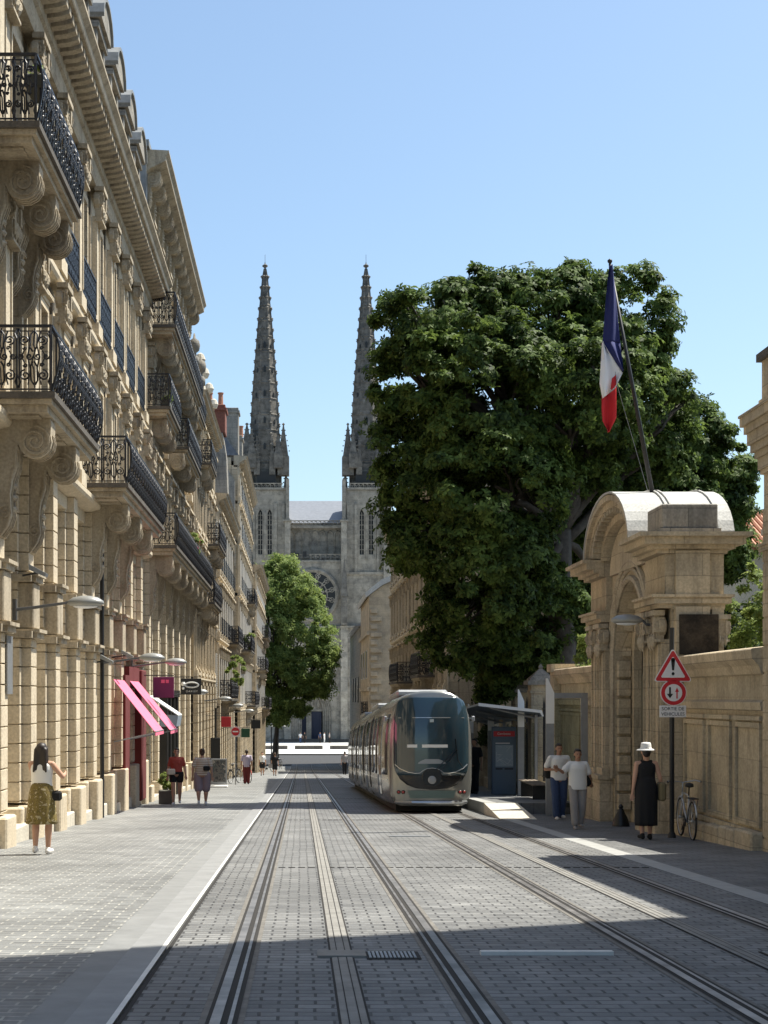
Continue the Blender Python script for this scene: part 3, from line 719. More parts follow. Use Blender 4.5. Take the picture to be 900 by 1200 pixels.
# ================================================================= generic farther buildings
def street_building(name,label,out,xf,y0,y1,ztop,floors,bayw,mat='limestone_ashlar',depth=12,roofh=1.6,balc=(),cproj=.55,pilast=True,ww=1.1,ground_z=None,roofmat='slate',shopmat='black_paint',shutters=False,guards=False):
    g0=gz((y0+y1)/2) if ground_z is None else ground_z
    t=thing(name,(xf,(y0+y1)/2,g0),label,'building')
    xb=xf-out*depth
    m=MB(); m.box(xf-out*.42,xb,y0,y1,g0-2,ztop-.1); obj('core_wall',m,mat,t)
    n=max(1,round((y1-y0)/bayw)); bw=(y1-y0)/n
    ops=[(y0+bw*(k+.5),ww) for k in range(n)]
    fl=[];zs=floors
    for k in range(len(zs)-1):
        z0,z1=zs[k],zs[k+1]; hh=z1-z0; fl.append((z0,z1,z0+.3+(0 if k else -.15),z1-.75,ops))
    m=MB(); wall_grid(m,xf,.4,y0,y1,fl)if out>0 else wall_grid(m,xf,.4,y0,y1,fl,-1)
    for z0,z1,sl,hd,_ in fl[1:]:
        for yc,w in ops: surround(m,xf,yc,w,sl,hd,out)
    obj('wall',m,mat,t)
    for k,(z0,z1,sl,hd,_) in enumerate(fl):
        h=round(hd-sl,2)
        for yc,w in ops:
            place(('win',ww,h),window_fn(ww,h),t,(xf-out*.26,yc,sl),rot=(0,0,0 if out>0 else PI))
    for z in zs[1:-1]:
        cornice(t,xf,y0,y1,z-.1,[(.02,0),(.14,.04),(.2,.1),(.2,.18),(.05,.2)],name='string_course',mat='limestone',out=out)
    cornice(t,xf,y0,y1,ztop-.7,[(.05,0),(.12,.1),(.12,.25),(cproj*.6,.4),(cproj,.5),(cproj,.62),(cproj+.1,.7),(0,.75)],mod=(.5,.22,.28,cproj*.7,.42),out=out)
    if pilast:
        for k in range(n+1):
            y=min(max(y0+bw*k,y0+.3),y1-.3)
            for z0,z1,sl,hd,_ in fl[1:]:
                h=round(z1-z0-.25,2)
                place(('pilc',h),pil(h,.45,.13),t,(xf,y,z0+.1),rot=(0,0,0 if out>0 else PI))
            m=MB(); zq=g0-.2
            while zq<zs[1]-.3: m.box(xf-out*.3,xf+out*.22,y-.3,y+.3,zq+.02,zq+.4); zq+=.42
            m.box(xf-out*.3,xf+out*.17,y-.27,y+.27,g0-1,zs[1]-.1); obj('pier',m,mat,t)
    if shutters:
        for z0,z1,sl,hd,_ in fl[1:]:
            hh=round(hd-sl,2)
            for yc,w in ops:
                for q in(-1,1):
                    def shf(parent,loc,hh=hh):
                        m=MB(); m.box(0,.045,-.27,.27,0,hh)
                        for k in range(int(hh/.12)): m.box(.045,.06,-.22,.22,.06+k*.12,.06+k*.12+.05)
                        return obj('shutter',m,'shutter_paint',parent,loc,local=True)
                    place(('sh',hh),shf,t,(xf+out*.04,yc+q*(w/2+.15+.29),sl),rot=(0,0,(0 if out>0 else PI)+q*.35*out))
    for yc,w in ops:
        if guards:
            for z0,z1,sl,hd,_ in fl[2:]:
                railing(t,[(xf+out*.28,yc-w/2-.1),(xf+out*.28,yc+w/2+.1)],sl-.02,.9,0,.6,name='window_guard')
    for (ya,yb,z,pj) in balc:
        balcony(t,xf,ya,yb,z,pj,1.0,.06,.24,[ya+.5+k*(yb-ya-1)/max(1,round((yb-ya-1)/1.6)) for k in range(max(1,round((yb-ya-1)/1.6))+1)],cH=1.4,cw=.32,tile=.6,out=out)
    m=MB(); pr=[(xf+out*.1,ztop+.05),(xf-out*1.0,ztop+roofh),(xb,ztop+roofh),(xb,ztop+.05)]; m.prism(pr,'y',y0,y1); obj('roof',m,roofmat,t)
    return t
b3=street_building('volute_building','pale building with carved volutes and balls on its parapet, third along the left side',1,-4.75,67.4,82,15.0,[gz(82)+.1,2.3,5.6,8.8,11.8,14.4],2.4,balc=[(67.6,74,5.7,.95),(75,81,9,.8),(68,72,11.9,.8)],roofh=1.2)
for y,z in ((68.5,14.95),(71.5,14.95),(75,14.95),(79,14.95)):
    m=MB(); m.box(-5.2,-4.3,y-.6,y+.6,z,z+.5); m.box(-5.1,-4.5,y-.4,y+.4,z+.5,z+1.4); m.lathe([(.16,0),(.24,.2),(.16,.42),(.05,.5)],-4.5,y,10,'z',z+1.4); obj('parapet_ornament',m,'pale_stone',b3)
b4=street_building('low_cornice_building','lower cream building with a flat projecting cornice, fourth along the left side',1,-4.55,82.2,99.8,12.4,[gz(99)+.1,1.0,4.6,8.0,11.8],2.1,balc=[(83,92,1.4,.8),(93,99,4.8,.8)],roofh=.7,roofmat='zinc',shutters=True,guards=True)
b5=street_building('gabled_building','grey and cream building with tall chimneys, fifth along the left side',1,-4.15,100,124,17.2,[gz(122)+.1,.6,4.4,8.2,11.6,14.2,16.6],2.6,balc=[(101,108,4.6,.9),(110,120,.9,.9),(112,118,8.4,.8)],roofh=1.5,guards=True,shutters=True)
b6=street_building('end_building','last pale building on the left side before the leafy tree',1,-3.75,124.2,152,12.2,[gz(150)+.1,.2,3.6,6.8,9.6,11.6],2.6,balc=[(126,134,3.8,.9),(138,148,.5,.9),(140,149,7,.8)],roofh=1.2,shutters=True)
# chimneys
def chimney(parent,x0,x1,y0,y1,z0,z1,mat,pots=2):
    m=MB(); m.bbox(x0,x1,y0,y1,z0,z1,.03); m.box(x0-.08,x1+.08,y0-.08,y1+.08,z1-.35,z1-.2); c=obj('chimney',m,mat,parent)
    for k in range(pots):
        m=MB(); x=x0+(k+.5)*(x1-x0)/pots; m.lathe([(.17,0),(.15,.1),(.13,.7),(.17,.75),(.17,.8)],x,(y0+y1)/2,10,'z',z1); obj('chimney_pot',m,'terracotta',c)
    return c
chimney(b4,-5.45,-4.25,86,87.6,16.3,17.9,'brick_red')
m=MB(); m.prism([(-8,12.2),(-4.1,12.2),(-4.2,15.0),(-4.4,16.29),(-5.6,16.29),(-8,15)],'y',85.9,87.7); obj('gable_wall',m,'grey_stone',b4)
chimney(b5,-5.5,-4.1,100.2,101.6,16.9,20.4,'grey_stone',0)
chimney(b5,-4.9,-4.3,112,113.5,17,20.6,'grey_stone',3)
chimney(b3,-6.4,-5.4,74,75.2,15.5,18.2,'grey_stone',3)
m=MB(); m.prism([(-12,10),(-4.3,10),(-4.3,15.5),(-5.2,17.0),(-12,17.0)],'y',99.4,99.95); obj('gable_wall',m,'grey_stone',b5)
# ================================================================= cathedral
D=250.0; K=7.2
CX=lambda p:(p-353)/K
CZ=lambda q:1.5+(817-q)/K
GB=gz(190)
cat=thing('cathedral',(CX(370),D,GB),'huge grey gothic church with two tall spires closing the end of the street','church')
def front(m,xa,xb,z0,z1,yf,th,holes):
    """wall in the xz plane with pointed holes (x0,x1,z0,z1)"""
    xs=sorted(set([xa,xb]+[h[0] for h in holes]+[h[1] for h in holes])); zs=sorted(set([z0,z1]+[h[2] for h in holes]+[h[3] for h in holes]))
    for i in range(len(xs)-1):
        for j in range(len(zs)-1):
            cx=(xs[i]+xs[i+1])/2; cz=(zs[j]+zs[j+1])/2
            if any(h[0]<cx<h[1] and h[2]<cz<h[3] for h in holes): continue
            m.box(xs[i],xs[i+1],yf,yf+th,zs[j],zs[j+1])
    for a,b,c,d in holes:
        w=(b-a)/2; r=w*1.9
        for s,e in((a,1),(b,-1)):
            pts=[(s,d),(s+e*w,d)]
            for k in range(5): 
                t=k/4; pts.append((s+e*w*(1-t),d-r*(t**1.7)*.9))
            m.prism(pts,'y',yf+.02,yf+th-.02)
def pinnacle(m,x,y,z,w,h):
    m.box(x-w,x+w,y-w,y+w,z,z+h*.35)
    m.lathe([(w*1.3,0),(w*1.3,.15)],x,y,4,'z',z+h*.35,PI/4); m.lathe([(w*1.2,.15),(w*.15,h*.6),(w*.35,h*.62),(.02,h*.65)],x,y,4,'z',z+h*.35,PI/4)
    for k in range(1,6):
        r=w*1.2*(1-k/6.5)
        for s in(-1,1):
            m.box(x+s*r-.09,x+s*r+.09,y-r-.1,y-r+.1,z+h*.35+k*h*.1-.08,z+h*.35+k*h*.1+.1)
def balustrade(m,xa,xb,y,z,h,st=.8):
    m.box(xa,xb,y,y+.25,z,z+.15); m.box(xa,xb,y,y+.25,z+h-.15,z+h); x=xa
    while x<xb-.1:
        m.box(x,x+.12,y+.04,y+.2,z+.15,z+h-.15)
        e=min(x+st,xb); m.tube([(x,y+.1,z+.15),(e,y+.1,z+h-.15)],.05,4); m.tube([(x,y+.1,z+h-.15),(e,y+.1,z+.15)],.05,4); x+=st
def tower(pc,sg):
    c=CX(pc); Q=lambda d:c+d/K
    m=MB()
    # lower body: sg=+1 the right-hand one (offsets mirrored)
    X=lambda d:c+sg*d/K
    a,b=sorted((X(-27),X(26)))
    m.box(a,b,D+1.0,D+8.2,GB-1,CZ(574))
    l1=sorted((X(-8.5),X(-3.5))); l2=sorted((X(2.5),X(7.5)))
    front(m,a,b,CZ(672),CZ(574),D,.98,[(l1[0],l1[1],CZ(650),CZ(597)),(l2[0],l2[1],CZ(650),CZ(597))])
    m.box(a,b,D-.4,D+.98,GB-1,CZ(735)); m.box(a,b,D-.1,D+.98,CZ(735),CZ(672))
    m.box(a-.15,b+.15,D-.8,D+.98,CZ(736),CZ(733.5)); m.box(a-.15,b+.15,D-.35,D+.9,CZ(673.5),CZ(670.5)); m.box(a-.1,b+.1,D-.3,D+8,CZ(574),CZ(571.5))
    for d in (-27,-22,-13,13,22,27):
        w=3.2/K; m.box(X(d)-w/2,X(d)+w/2,D-.25,D+.2,CZ(671),CZ(590))
    # colonnettes and mouldings round the lancets
    for d in (-11,-1,0.2,10):
        m.tube([(X(d),D-.08,CZ(655)),(X(d),D-.08,CZ(600))],.13,6)
    o=obj('tower',m,'cathedral_stone',cat)
    m=MB()
    for l in(l1,l2):
        m.box(l[0],l[1],D+.7,D+.75,CZ(650),CZ(597))
    obj('louvre',m,'black_paint',o)
    m=MB()
    for l in(l1,l2):
        xm=(l[0]+l[1])/2; m.box(xm-.06,xm+.06,D+.35,D+.5,CZ(650),CZ(600))
        for k in range(9): m.box(l[0],l[1],D+.45,D+.6,CZ(650-k*5.8),CZ(650-k*5.8)+.12)
    obj('mullion',m,'cathedral_stone',o)
    # buttresses
    for d,w,pr in((-27,8,1.6),(23,9,1.6),(31,6,1.0)):
        m=MB(); x0,x1=X(d)-w/2/K,X(d)+w/2/K
        m.box(x0,x1,D-pr,D+2,GB-1,CZ(735)); m.box(x0+.1,x1-.1,D-pr*.8,D+2,CZ(735),CZ(610)); m.prism([(x0+.1,CZ(610)),(x1-.1,CZ(610)),((x0+x1)/2,CZ(604))],'y',D-pr*.8,D+1)
        m.box(x0-.12,x1+.12,D-pr*.8-.15,D+.5,CZ(612),CZ(610)); m.box(x0-.12,x1+.12,D-pr-.15,D+.5,CZ(736.5),CZ(733.8))
        if d!=31: m.box(x0+.3,x1-.3,D-pr*.5,D+2,CZ(610),CZ(562))
        obj('buttress',m,'cathedral_stone',cat)
    # gabled niche pinnacle on the inner buttress
    m=MB(); xb=X(-27); m.box(xb-.5,xb+.5,D-2.3,D-1.5,CZ(733),CZ(700)); m.lathe([(.85,0),(.1,5.6),(.02,6.4)],xb,D-1.9,4,'z',CZ(700),PI/4)
    for k in range(8): m.box(xb-.62+k*.07,xb+.62-k*.07,D-2.5+k*.06,D-2.3+k*.06,CZ(700)+k*.6,CZ(700)+k*.6+.15)
    obj('niche',m,'spire_stone',cat)
    # drum with dark louvred screen and balustrade
    m=MB(); m.lathe([(3.0,0),(2.95,4.4)],c,D+3.6,8,'z',CZ(574),PI/8)
    obj('drum',m,'spire_stone',cat)
    m=MB(); xx=sorted((X(-13),X(9))); m.box(xx[0],xx[1],D+.3,D+.6,CZ(567),CZ(552)); obj('screen',m,'dark_iron',cat)
    m=MB(); balustrade(m,a+1,b-.8,D-.2,CZ(574),1.1,.7); obj('balustrade',m,'cathedral_stone',cat)
    # the spire
    y0=D+3.6
    prof=[(548,19),(520,18.4),(496,17.4),(470,16.2),(445,14.3),(420,12.3),(393,10),(370,8.1),(354,6.7),(335,4.9),(318,3.1),(308,1.2)]
    m=MB(); m.lathe([(p/K,CZ(q)) for q,p in prof]+[(.05,CZ(303))],c,y0,8,'z',0,PI/8)
    R=lambda z: next(((b_[1]+(a_[1]-b_[1])*(z-CZ(b_[0]))/(CZ(a_[0])-CZ(b_[0])))/K for a_,b_ in zip(prof[1:],prof[:-1]) if CZ(b_[0])<=z<=CZ(a_[0])),.1)
    z=CZ(545)
    while z<CZ(312):
        r=R(z)
        for k in range(8):
            th=PI/8+k*PI/4; x=c+(r+.08)*math.cos(th); y=y0+(r+.08)*math.sin(th)
            m.lathe([(.05,-.35),(.17,.0),(.3,.12),(.08,.3)],x,y,4,'z',z)
            # rib on the edge
        z+=1.75
    for k in range(8):
        th=PI/8+k*PI/4
        m.tube([(c+p/K*math.cos(th),y0+p/K*math.sin(th),CZ(q)) for q,p in prof],[.17]*8+[.12]*4,4)
    z=CZ(540)
    while z<CZ(340):
        r=R(z); m.lathe([(r+.02,0),(r+.1,.1),(r+.09,.16),(r-.02,.3)],c,y0,8,'z',z,PI/8); z+=2.6
    m.lathe([(.1,0),(.45,.25),(.45,.45),(.1,.7),(.05,1.0)],c,y0,8,'z',CZ(307))
    m.tube([(c,y0,CZ(303)),(c,y0,CZ(291))],.04,4)
    s=obj('spire',m,'spire_stone',cat)
    m=MB()
    for q in (525,494,462,433,404):
        z=CZ(q); r=R(z)*math.cos(PI/8)
        for k in (5,6,7):
            th=k*PI/4; ex=Vector((math.cos(th),math.sin(th)))
            p=Vector((c,y0))+ex*(r-.1); t=Vector((-ex.y,ex.x)); hh=1.1 if k==6 else .7
            v=[]
            for e in (-.12,.2):
                for s_,zz in((-1,0),(1,0),(1,hh*.7),(0,hh),(-1,hh*.7)):
                    w_=.2 if k==6 else .16; v.append((p.x+ex.x*e+t.x*w_*s_,p.y+ex.y*e+t.y*w_*s_,z+zz))
            m=MB(); m.add(v,[(0,1,2,3,4),(9,8,7,6,5)]+[(i,(i+1)%5,(i+1)%5+5,i+5) for i in range(5)]); obj('lucarne',m,'black_paint',s)
    # corner turrets
    for d,q,w in((-22,556,1.0),(21,552,1.25),(-25,590,.5),(28,585,.6),(15,548,.75),(-16,548,.75),(-9,556,.5),(9,556,.5)):
        m=MB(); pinnacle(m,X(d),D+1.6 if abs(d)>17 else D+.6,CZ(q)-(.0),w*.95,(q-492)/K*.98 if abs(d) in(22,21) else 6.5); obj('pinnacle',m,'spire_stone',cat)
tower(430,1); tower(310,-1)
# nave end between the towers
m=MB(); xa,xb=CX(335),CX(403)
m.box(xa,xb,D+4,D+30,GB-1,CZ(609)); obj('transept',m,'cathedral_stone',cat)
m=MB(); m.prism([(D+3.6,CZ(610)),(D+12,CZ(576)),(D+22,CZ(576)),(D+30,CZ(610))],'x',xa,xb); obj('roof',m,'zinc',cat)
m=MB(); balustrade(m,xa,xb,D+2.6,CZ(614),.9,.7); m.box(xa,xb,D+2.4,D+4,CZ(617),CZ(614)); balustrade(m,xa,xb,D+.6,CZ(656.5),1.1,.8); m.box(xa,xb,D+.2,D+4,CZ(659),CZ(656.5)); obj('balustrade',m,'cathedral_stone',cat)
m=MB()
front(m,xa,xb,CZ(652),CZ(617),D+3.2,.7,[])
for k in range(7):
    x0=xa+.3+k*(xb-xa-.6)/7; x1=x0+(xb-xa-.6)/7; h=(x1-x0)/2; 
    m.tube([(x0+.1,D+3.1,CZ(650)),(x0+.1,D+3.1,CZ(626))]+[(x0+h+(-h+.1)*math.cos(t*PI/8),D+3.1,CZ(626)+h*1.3*math.sin(t*PI/8)) for t in range(9)]+[(x1-.1,D+3.1,CZ(650))],.12,5)
obj('gallery',m,'cathedral_stone',cat)
m=MB(); m.box(xa+.0,CX(352)-.2,D+.3,D+.6,CZ(652),CZ(648)); m.box(CX(355),CX(359),D+.25,D+.5,CZ(652),CZ(646)); obj('screen',m,'dark_iron',cat)
m=MB(); m.box(xa,xb,D+.3,D+4,CZ(737),CZ(659)); obj('upper_wall',m,'cathedral_stone',cat)
RX,RZ,RR=CX(366.5),CZ(697),27.5/K
m=MB()
N=32
def ring(r,t,y,n=40,cx=None,cz=None): m.tube([((RX if cx is None else cx)+r*math.cos(2*PI*k/n),y,(RZ if cz is None else cz)+r*math.sin(2*PI*k/n)) for k in range(n)],t,5,closed=True)
for r,t,y in((RR+.25,.28,D+.15),(RR,.16,D+.15),(RR*.3,.12,D+.15),(RR*.62,.09,D+.18)): ring(r,t,y)
for k in range(12):
    a=2*PI*k/12; ca,sa=math.cos(a),math.sin(a)
    for s in (-1,1):
        pts=[]
        for j in range(9):
            t=j/8; rr=RR*(.3+.7*t); aa=a+s*.26*math.sin(PI*t)+s*.26*t*.6
            pts.append((RX+rr*math.cos(aa),D+.15,RZ+rr*math.sin(aa)))
        m.tube(pts,.09,4)
    ring(RR*.1,.06,D+.17,10,RX+RR*.84*math.cos(a+PI/12),RZ+RR*.84*math.sin(a+PI/12))
for a in range(6): ring(RR*.12,.07,D+.16,10,RX+RR*.16*math.cos(a*PI/3),RZ+RR*.16*math.sin(a*PI/3))
ro=obj('rose_window',m,'cathedral_stone',cat)
m=MB(); m.lathe([(RR,0),(RR,.06)],RX,D+.22,40,'y',RZ); obj('pane',m,'black_paint',ro)
m=MB(); m.box(xa,xb,D-.2,D+1.5,CZ(738),CZ(734)); m.box(xa,xb,D+.2,D+1.5,CZ(729),CZ(727)); obj('string_course',m,'cathedral_stone',cat)
# portal
m=MB(); PX=CX(366); zs=CZ(833)
m.box(xa,PX-24/K,D-.4,D+3,GB-1,CZ(738)); m.box(PX+24/K,xb,D-.4,D+3,GB-1,CZ(738))
Wp=24/K; apex=CZ(801)
def parch(w,h,n=8):
    return [(-w*math.cos(t*PI/2/n)**1.0 if 0 else -w*(1-(t/n)**1.6),h*math.sin(t/n*PI/2)) for t in range(n+1)]
pts=[(PX-Wp,CZ(738)),(PX-Wp,zs)]+[(PX+x,zs+z) for x,z in parch(Wp,apex-zs)]+[(PX-x,zs+z) for x,z in reversed(parch(Wp,apex-zs)[:-1])]+[(PX+Wp,CZ(738))]
m.prism(pts,'y',D-.4,D+2.5); obj('portal_wall',m,'cathedral_stone',cat)
m=MB()
for k in range(5):
    w=Wp*(1-k*.1)-.1; h=(apex-zs)*(1-k*.09)
    a=parch(w,h)
    m.tube([(PX-w,D-.2+k*.45,GB)]+[(PX+x,D-.2+k*.45,zs+z) for x,z in a]+[(PX-x,D-.2+k*.45,zs+z) for x,z in reversed(a[:-1])]+[(PX+w,D-.2+k*.45,GB)],.2,6)
obj('archivolt',m,'cathedral_stone',cat)
m=MB(); m.box(PX-Wp,PX+Wp,D+2.1,D+2.6,zs,CZ(795)); m.box(CX(359),CX(365),D+1.6,D+2.5,GB,zs+.1); m.box(PX-Wp,PX+Wp,D+1.9,D+2.5,zs-.1,zs+.3)
for k in range(5): m.lathe([(.1,0),(.3,.4),(.25,1.2),(.15,1.4),(.2,1.65),(.05,1.85)],PX-2+k*1.0,D+1.9,8,'z',zs+.4)
obj('tympanum',m,'cathedral_stone',cat)
for a,b in((347,359),(365,377)):
    m=MB(); m.box(CX(a),CX(b),D+2.2,D+2.3,GB,zs-.1); 
    for k in range(1,4): m.box(CX(a)+(CX(b)-CX(a))*k/4-.03,CX(a)+(CX(b)-CX(a))*k/4+.03,D+2.12,D+2.2,GB,zs-.15)
    obj('door',m,'blue_door',cat)
m=MB()
for k in range(3): m.box(CX(320),CX(410),D-3.2+k*.5,D,GB-.2,GB+.16*(k+1))
obj('steps',m,'dark_slab',cat)
# blank gable panel right of the portal (tall pointed relief)
m=MB(); gx=CX(398); m.tube([(gx-1.6,D-.45,CZ(803)),(gx,D-.45,CZ(755)),(gx+1.6,D-.45,CZ(803))],.16,5); m.tube([(gx-1,D-.45,CZ(803)),(gx,D-.45,CZ(775)),(gx+1,D-.45,CZ(803))],.12,5); obj('relief',m,'cathedral_stone',cat)
# ================================================================= right-hand street, far end first
r4=thing('narrow_grey_building',(5.4,152,gz(152)),'dark narrow grey building beside the church on the right','building')
m=MB(); m.box(5.4,18,141,170,-8,8.0); obj('wall',m,'grey_stone',r4); m=MB(); m.prism([(4.9,8.02),(5.4,8.25),(18,9.5),(18,8.02)],'y',140.6,170.3); obj('roof',m,'zinc',r4)
for y in(145,152,159):
    m=MB(); m.box(5.3,5.39,y-.6,y+.6,1,3.4); obj('window',m,'glass',r4); m=MB(); m.box(5.3,5.38,y-.6,y+.6,-4,-1.6); obj('window',m,'glass',r4)
r3=thing('rubble_stone_building',(5.4,120,gz(120)),'plain old stone building with toothed corner blocks and a sloping roof edge on the right','building')
m=MB(); ztop=9.5
m.prism([(5.35,-7),(18,-7),(18,15.4),(6.4,10.3),(5.35,9.5)],'y',121,138); obj('wall',m,'rubble_stone',r3)
m=MB(); m.prism([(5.1,9.35),(6.4,10.33),(18,15.45),(18,15.8),(6.3,10.75),(5.0,9.7)],'y',120.7,138.4); obj('roof',m,'lead_roof',r3)
m=MB(); z=-4.3; k=0
while z<8.2:
    m.bbox(5.45,6.35 if k%2 else 6.0,120.78,121.02,z,z+.36,.03); z+=.62; k+=1
obj('quoin',m,'rubble_stone',r3)
m=MB(); m.box(5.2,5.36,120.9,138,2.0,2.3); m.box(5.15,5.36,120.9,138,6.4,6.7); obj('string_course',m,'rubble_stone',r3)
for y in(124.5,129,134):
    for z in(-2.8,3.0):
        m=MB(); m.box(5.27,5.36,y-.55,y+.55,z,z+2.3); w_=obj('window',m,'window_paint',r3); m=MB(); m.box(5.24,5.27,y-.45,y+.45,z+.1,z+2.2); obj('pane',m,'glass',w_)
m=MB(); m.box(4.9,5.34,123,127,-.1,.12); w_=obj('balcony',m,'dark_slab',r3); railing(w_,[(5.34,126.9),(4.95,126.9),(4.95,123.1),(5.34,123.1)],.12,1,.0,.6)
for x,y,z in((5.6,120.2,10.6),(5.9,122.5,11.8),(6.9,122,12.4)):
    m=MB(); m.tube([(x,y,z-2.0),(x,y,z)],.05,6); m.tube([(x,y,z),(x-.9,y-.2,z+.1)],.05,6); m.lathe([(.08,-.4),(.25,-.2),(.28,.1),(.1,.4)],x-1.1,y-.2,8,'x',z+.1)
m2=MB()
r2=street_building('shaded_apartment_building','ochre building with dark iron balconies half hidden by the big tree on the right',-1,5.85,61,98,11.6,[gz(98)+.1,1.6,4.9,8.2,10.9],2.6,mat='gate_stone',depth=10,balc=[(66,70.5,2.45,.85),(79,86,2.3,.95),(79,86,-.2,.8)],roofh=1.2)
# ================================================================= garden wall, gate, iron fence
def garden_wall(y0,y1,label,n,endpil=False):
    t=thing('garden_wall',(7.4,(y0+y1)/2,gz((y0+y1)/2)),label,'wall',None)
    xf=7.2; zb=gz(y1)-.5
    m=MB(); m.box(xf,xf+.45,y0,y1,zb,2.1)
    bw=(y1-y0)/n
    for k in range(n):
        a=y0+k*bw+.14; b=y0+(k+1)*bw-.14
        for (p,q,r,s) in ((a,b,1.02,1.1),(a,b,-.55,-.47),(a,a+.08,-.47,1.02),(b-.08,b,-.47,1.02)):
            m.box(xf-.05,xf,p,q,r,s)
        for (p,q,r,s) in ((a-.08,b+.08,1.13,1.2),(a-.1,b+.1,-.68,-.6)): m.box(xf-.07,xf,p,q,r,s)
    obj('masonry',m,'wall_stone',t)
    m=MB(); m.prism([(xf,1.28),(xf-.06,1.3),(xf-.08,1.42),(xf,1.46)],'y',y0,y1); m.prism([(xf+.0,1.85),(xf-.06,1.87),(xf-.1,2.0),(xf-.2,2.1),(xf-.22,2.24),(xf-.2,2.26),(xf+.6,2.36),(xf+.6,2.1),(xf,2.1)],'y',y0,y1)
    obj('coping',m,'gate_stone',t)
    m=MB(); ym=(y0+y1)/2
    m.prism([(xf,-.9),(xf-.09,-.95),(xf-.14,-1.05),(xf-.14,zb),(xf,zb)],'y',y0,y1)
    y=y0; 
    while y<y1: m.bbox(xf-.22,xf,y+.01,min(y+.95,y1)-.01,zb,gz(y)+.28,.03); y+=.95
    obj('plinth',m,'gate_stone',t)
    return t
garden_wall(23.85,28.9,'stone garden wall with sunk panels to the right of the gateway, bicycle leaning against it',3)
gw=garden_wall(36.25,42.6,'stone garden wall with sunk panels between the gateway and the iron fence',2)
m=MB(); m.box(7.0,7.8,42.6,43.2,-2.2,2.2); m.box(6.92,7.9,42.5,43.3,2.2,2.42); obj('end_pier',m,'gate_stone',gw)
gt=thing('gateway',(7.9,32.5,gz(32.5)),'monumental stone gateway with a rounded pediment, scrolled capitals and a tall door','gateway')
yc=32.5
# main mass with arched niche
def archplate(x0,x1,ya,yb,zb,zt,r,zs,n=14,ry=None):
    ry=ry or r
    pts=[(ya,zb),(ya,zt),(yb,zt),(yb,zb),(yc+r,zb),(yc+r,zs)]+[(yc+r*math.cos(k*PI/n),zs+ry*math.sin(k*PI/n)) for k in range(1,n)]+[(yc-r,zs),(yc-r,zb)]
    m=MB(); m.prism(pts,'x',x0,x1); return m
obj('front_wall',archplate(6.98,7.32,28.95,36.2,-2,4.3,1.66,2.2,ry=1.75),'gate_stone',gt)
obj('inner_wall',archplate(7.325,7.5,29.3,35.8,-2,4.28,1.32,2.25,ry=1.35),'gate_stone',gt)
m=MB(); m.box(7.5,7.95,28.95,30.7,-2,4.3); m.box(7.5,7.95,34.3,36.2,-2,4.3); m.box(7.8,7.95,30.7,34.3,-2,4.3); obj('rear_wall',m,'gate_stone',gt)
m=MB(); m.box(7.52,7.6,30.8,34.2,-1.5,3.9); dr=obj('door',m,'gate_door',gt)
m=MB()
for a,b in((30.9,32.45),(32.55,34.1)):
    for z0,z1 in((-1.1,.1),(.3,2.0)): 
        m.box(7.485,7.52,a+.15,b-.15,z0,z1)
m.box(7.47,7.52,32.46,32.54,-1.3,3.6); obj('panel',m,'gate_door',dr)
m=MB(); m.lathe([(.03,-.03),(.07,0),(.07,.05),(.02,.09)],7.46,33.0,10,'x',0); m.tube([(7.45,33+.07*math.cos(a*PI/5),-.1+.09*math.sin(a*PI/5)-.0) for a in range(10)],.012,5,closed=True); obj('knocker',m,'dark_iron',dr)
# archivolt mouldings and voussoir joints
m=MB()
for r,ry,x,t in((1.72,1.82,6.95,.07),(1.95,2.02,6.96,.05),(2.1,2.18,6.95,.06)):
    m.tube([(x,yc-r,-.3),(x,yc-r,1.2)]+[(x,yc-r*math.cos(k*PI/16),2.2+ry*math.sin(k*PI/16)) for k in range(17)]+[(x,yc+r,1.2),(x,yc+r,-.3)],t,6)
obj('archivolt',m,'carved_stone',gt)
m=MB()
for k in range(9):
    a=(k+.5)*PI/9; m.box
    c_,s_=math.cos(a),math.sin(a)
    m=MB(); m.tube([(7.15,yc-1.67*c_,2.2+1.73*s_),(7.33,yc-1.62*c_,2.2+1.68*s_)],.12,4); obj('voussoir',m,'gate_stone',gt)
for sy in(-1,1):
    z=-1.0
    while z<2.0: m=MB(); m.bbox(7.02,7.31,yc+sy*1.6-.09,yc+sy*1.6+.09,z,z+.36,.02); obj('jamb_block',m,'gate_stone',gt); z+=.42
def gpil(y,w,x0,x1,zb,zt):
    m=MB(); m.box(x0,x1,y-w/2,y+w/2,zb,zt); m.box(x0-.04,x0,y-w/2+.06,y-w/2+.1,zb+.2,zt-.1); m.box(x0-.04,x0,y+w/2-.1,y+w/2-.06,zb+.2,zt-.1)
    p=obj('pilaster',m,'gate_stone',gt)
    m=MB(); g=gz(y); m.bbox(x0-.16,x1,y-w/2-.14,y+w/2+.14,g-.3,g+.95,.02); m.box(x0-.2,x1,y-w/2-.18,y+w/2+.18,g+.95,g+1.05); m.box(x0-.08,x1,y-w/2-.06,y+w/2+.06,g+1.05,g+1.2); obj('plinth',m,'gate_stone',p)
for y in(29.4,30.25,34.75,35.7): gpil(y,.55,6.82,6.985,-1,2.6)
def capR(parent,loc): return obj('capital',capital_mesh(.6,.55),'carved_stone',parent,loc,local=True)
k0=capR(gt,(6.88,29.4,3.15)); k0.rotation_euler=(0,0,PI)
for y in(30.25,34.75,35.7): inst(k0,gt,(6.88,y,3.15),(0,0,PI))
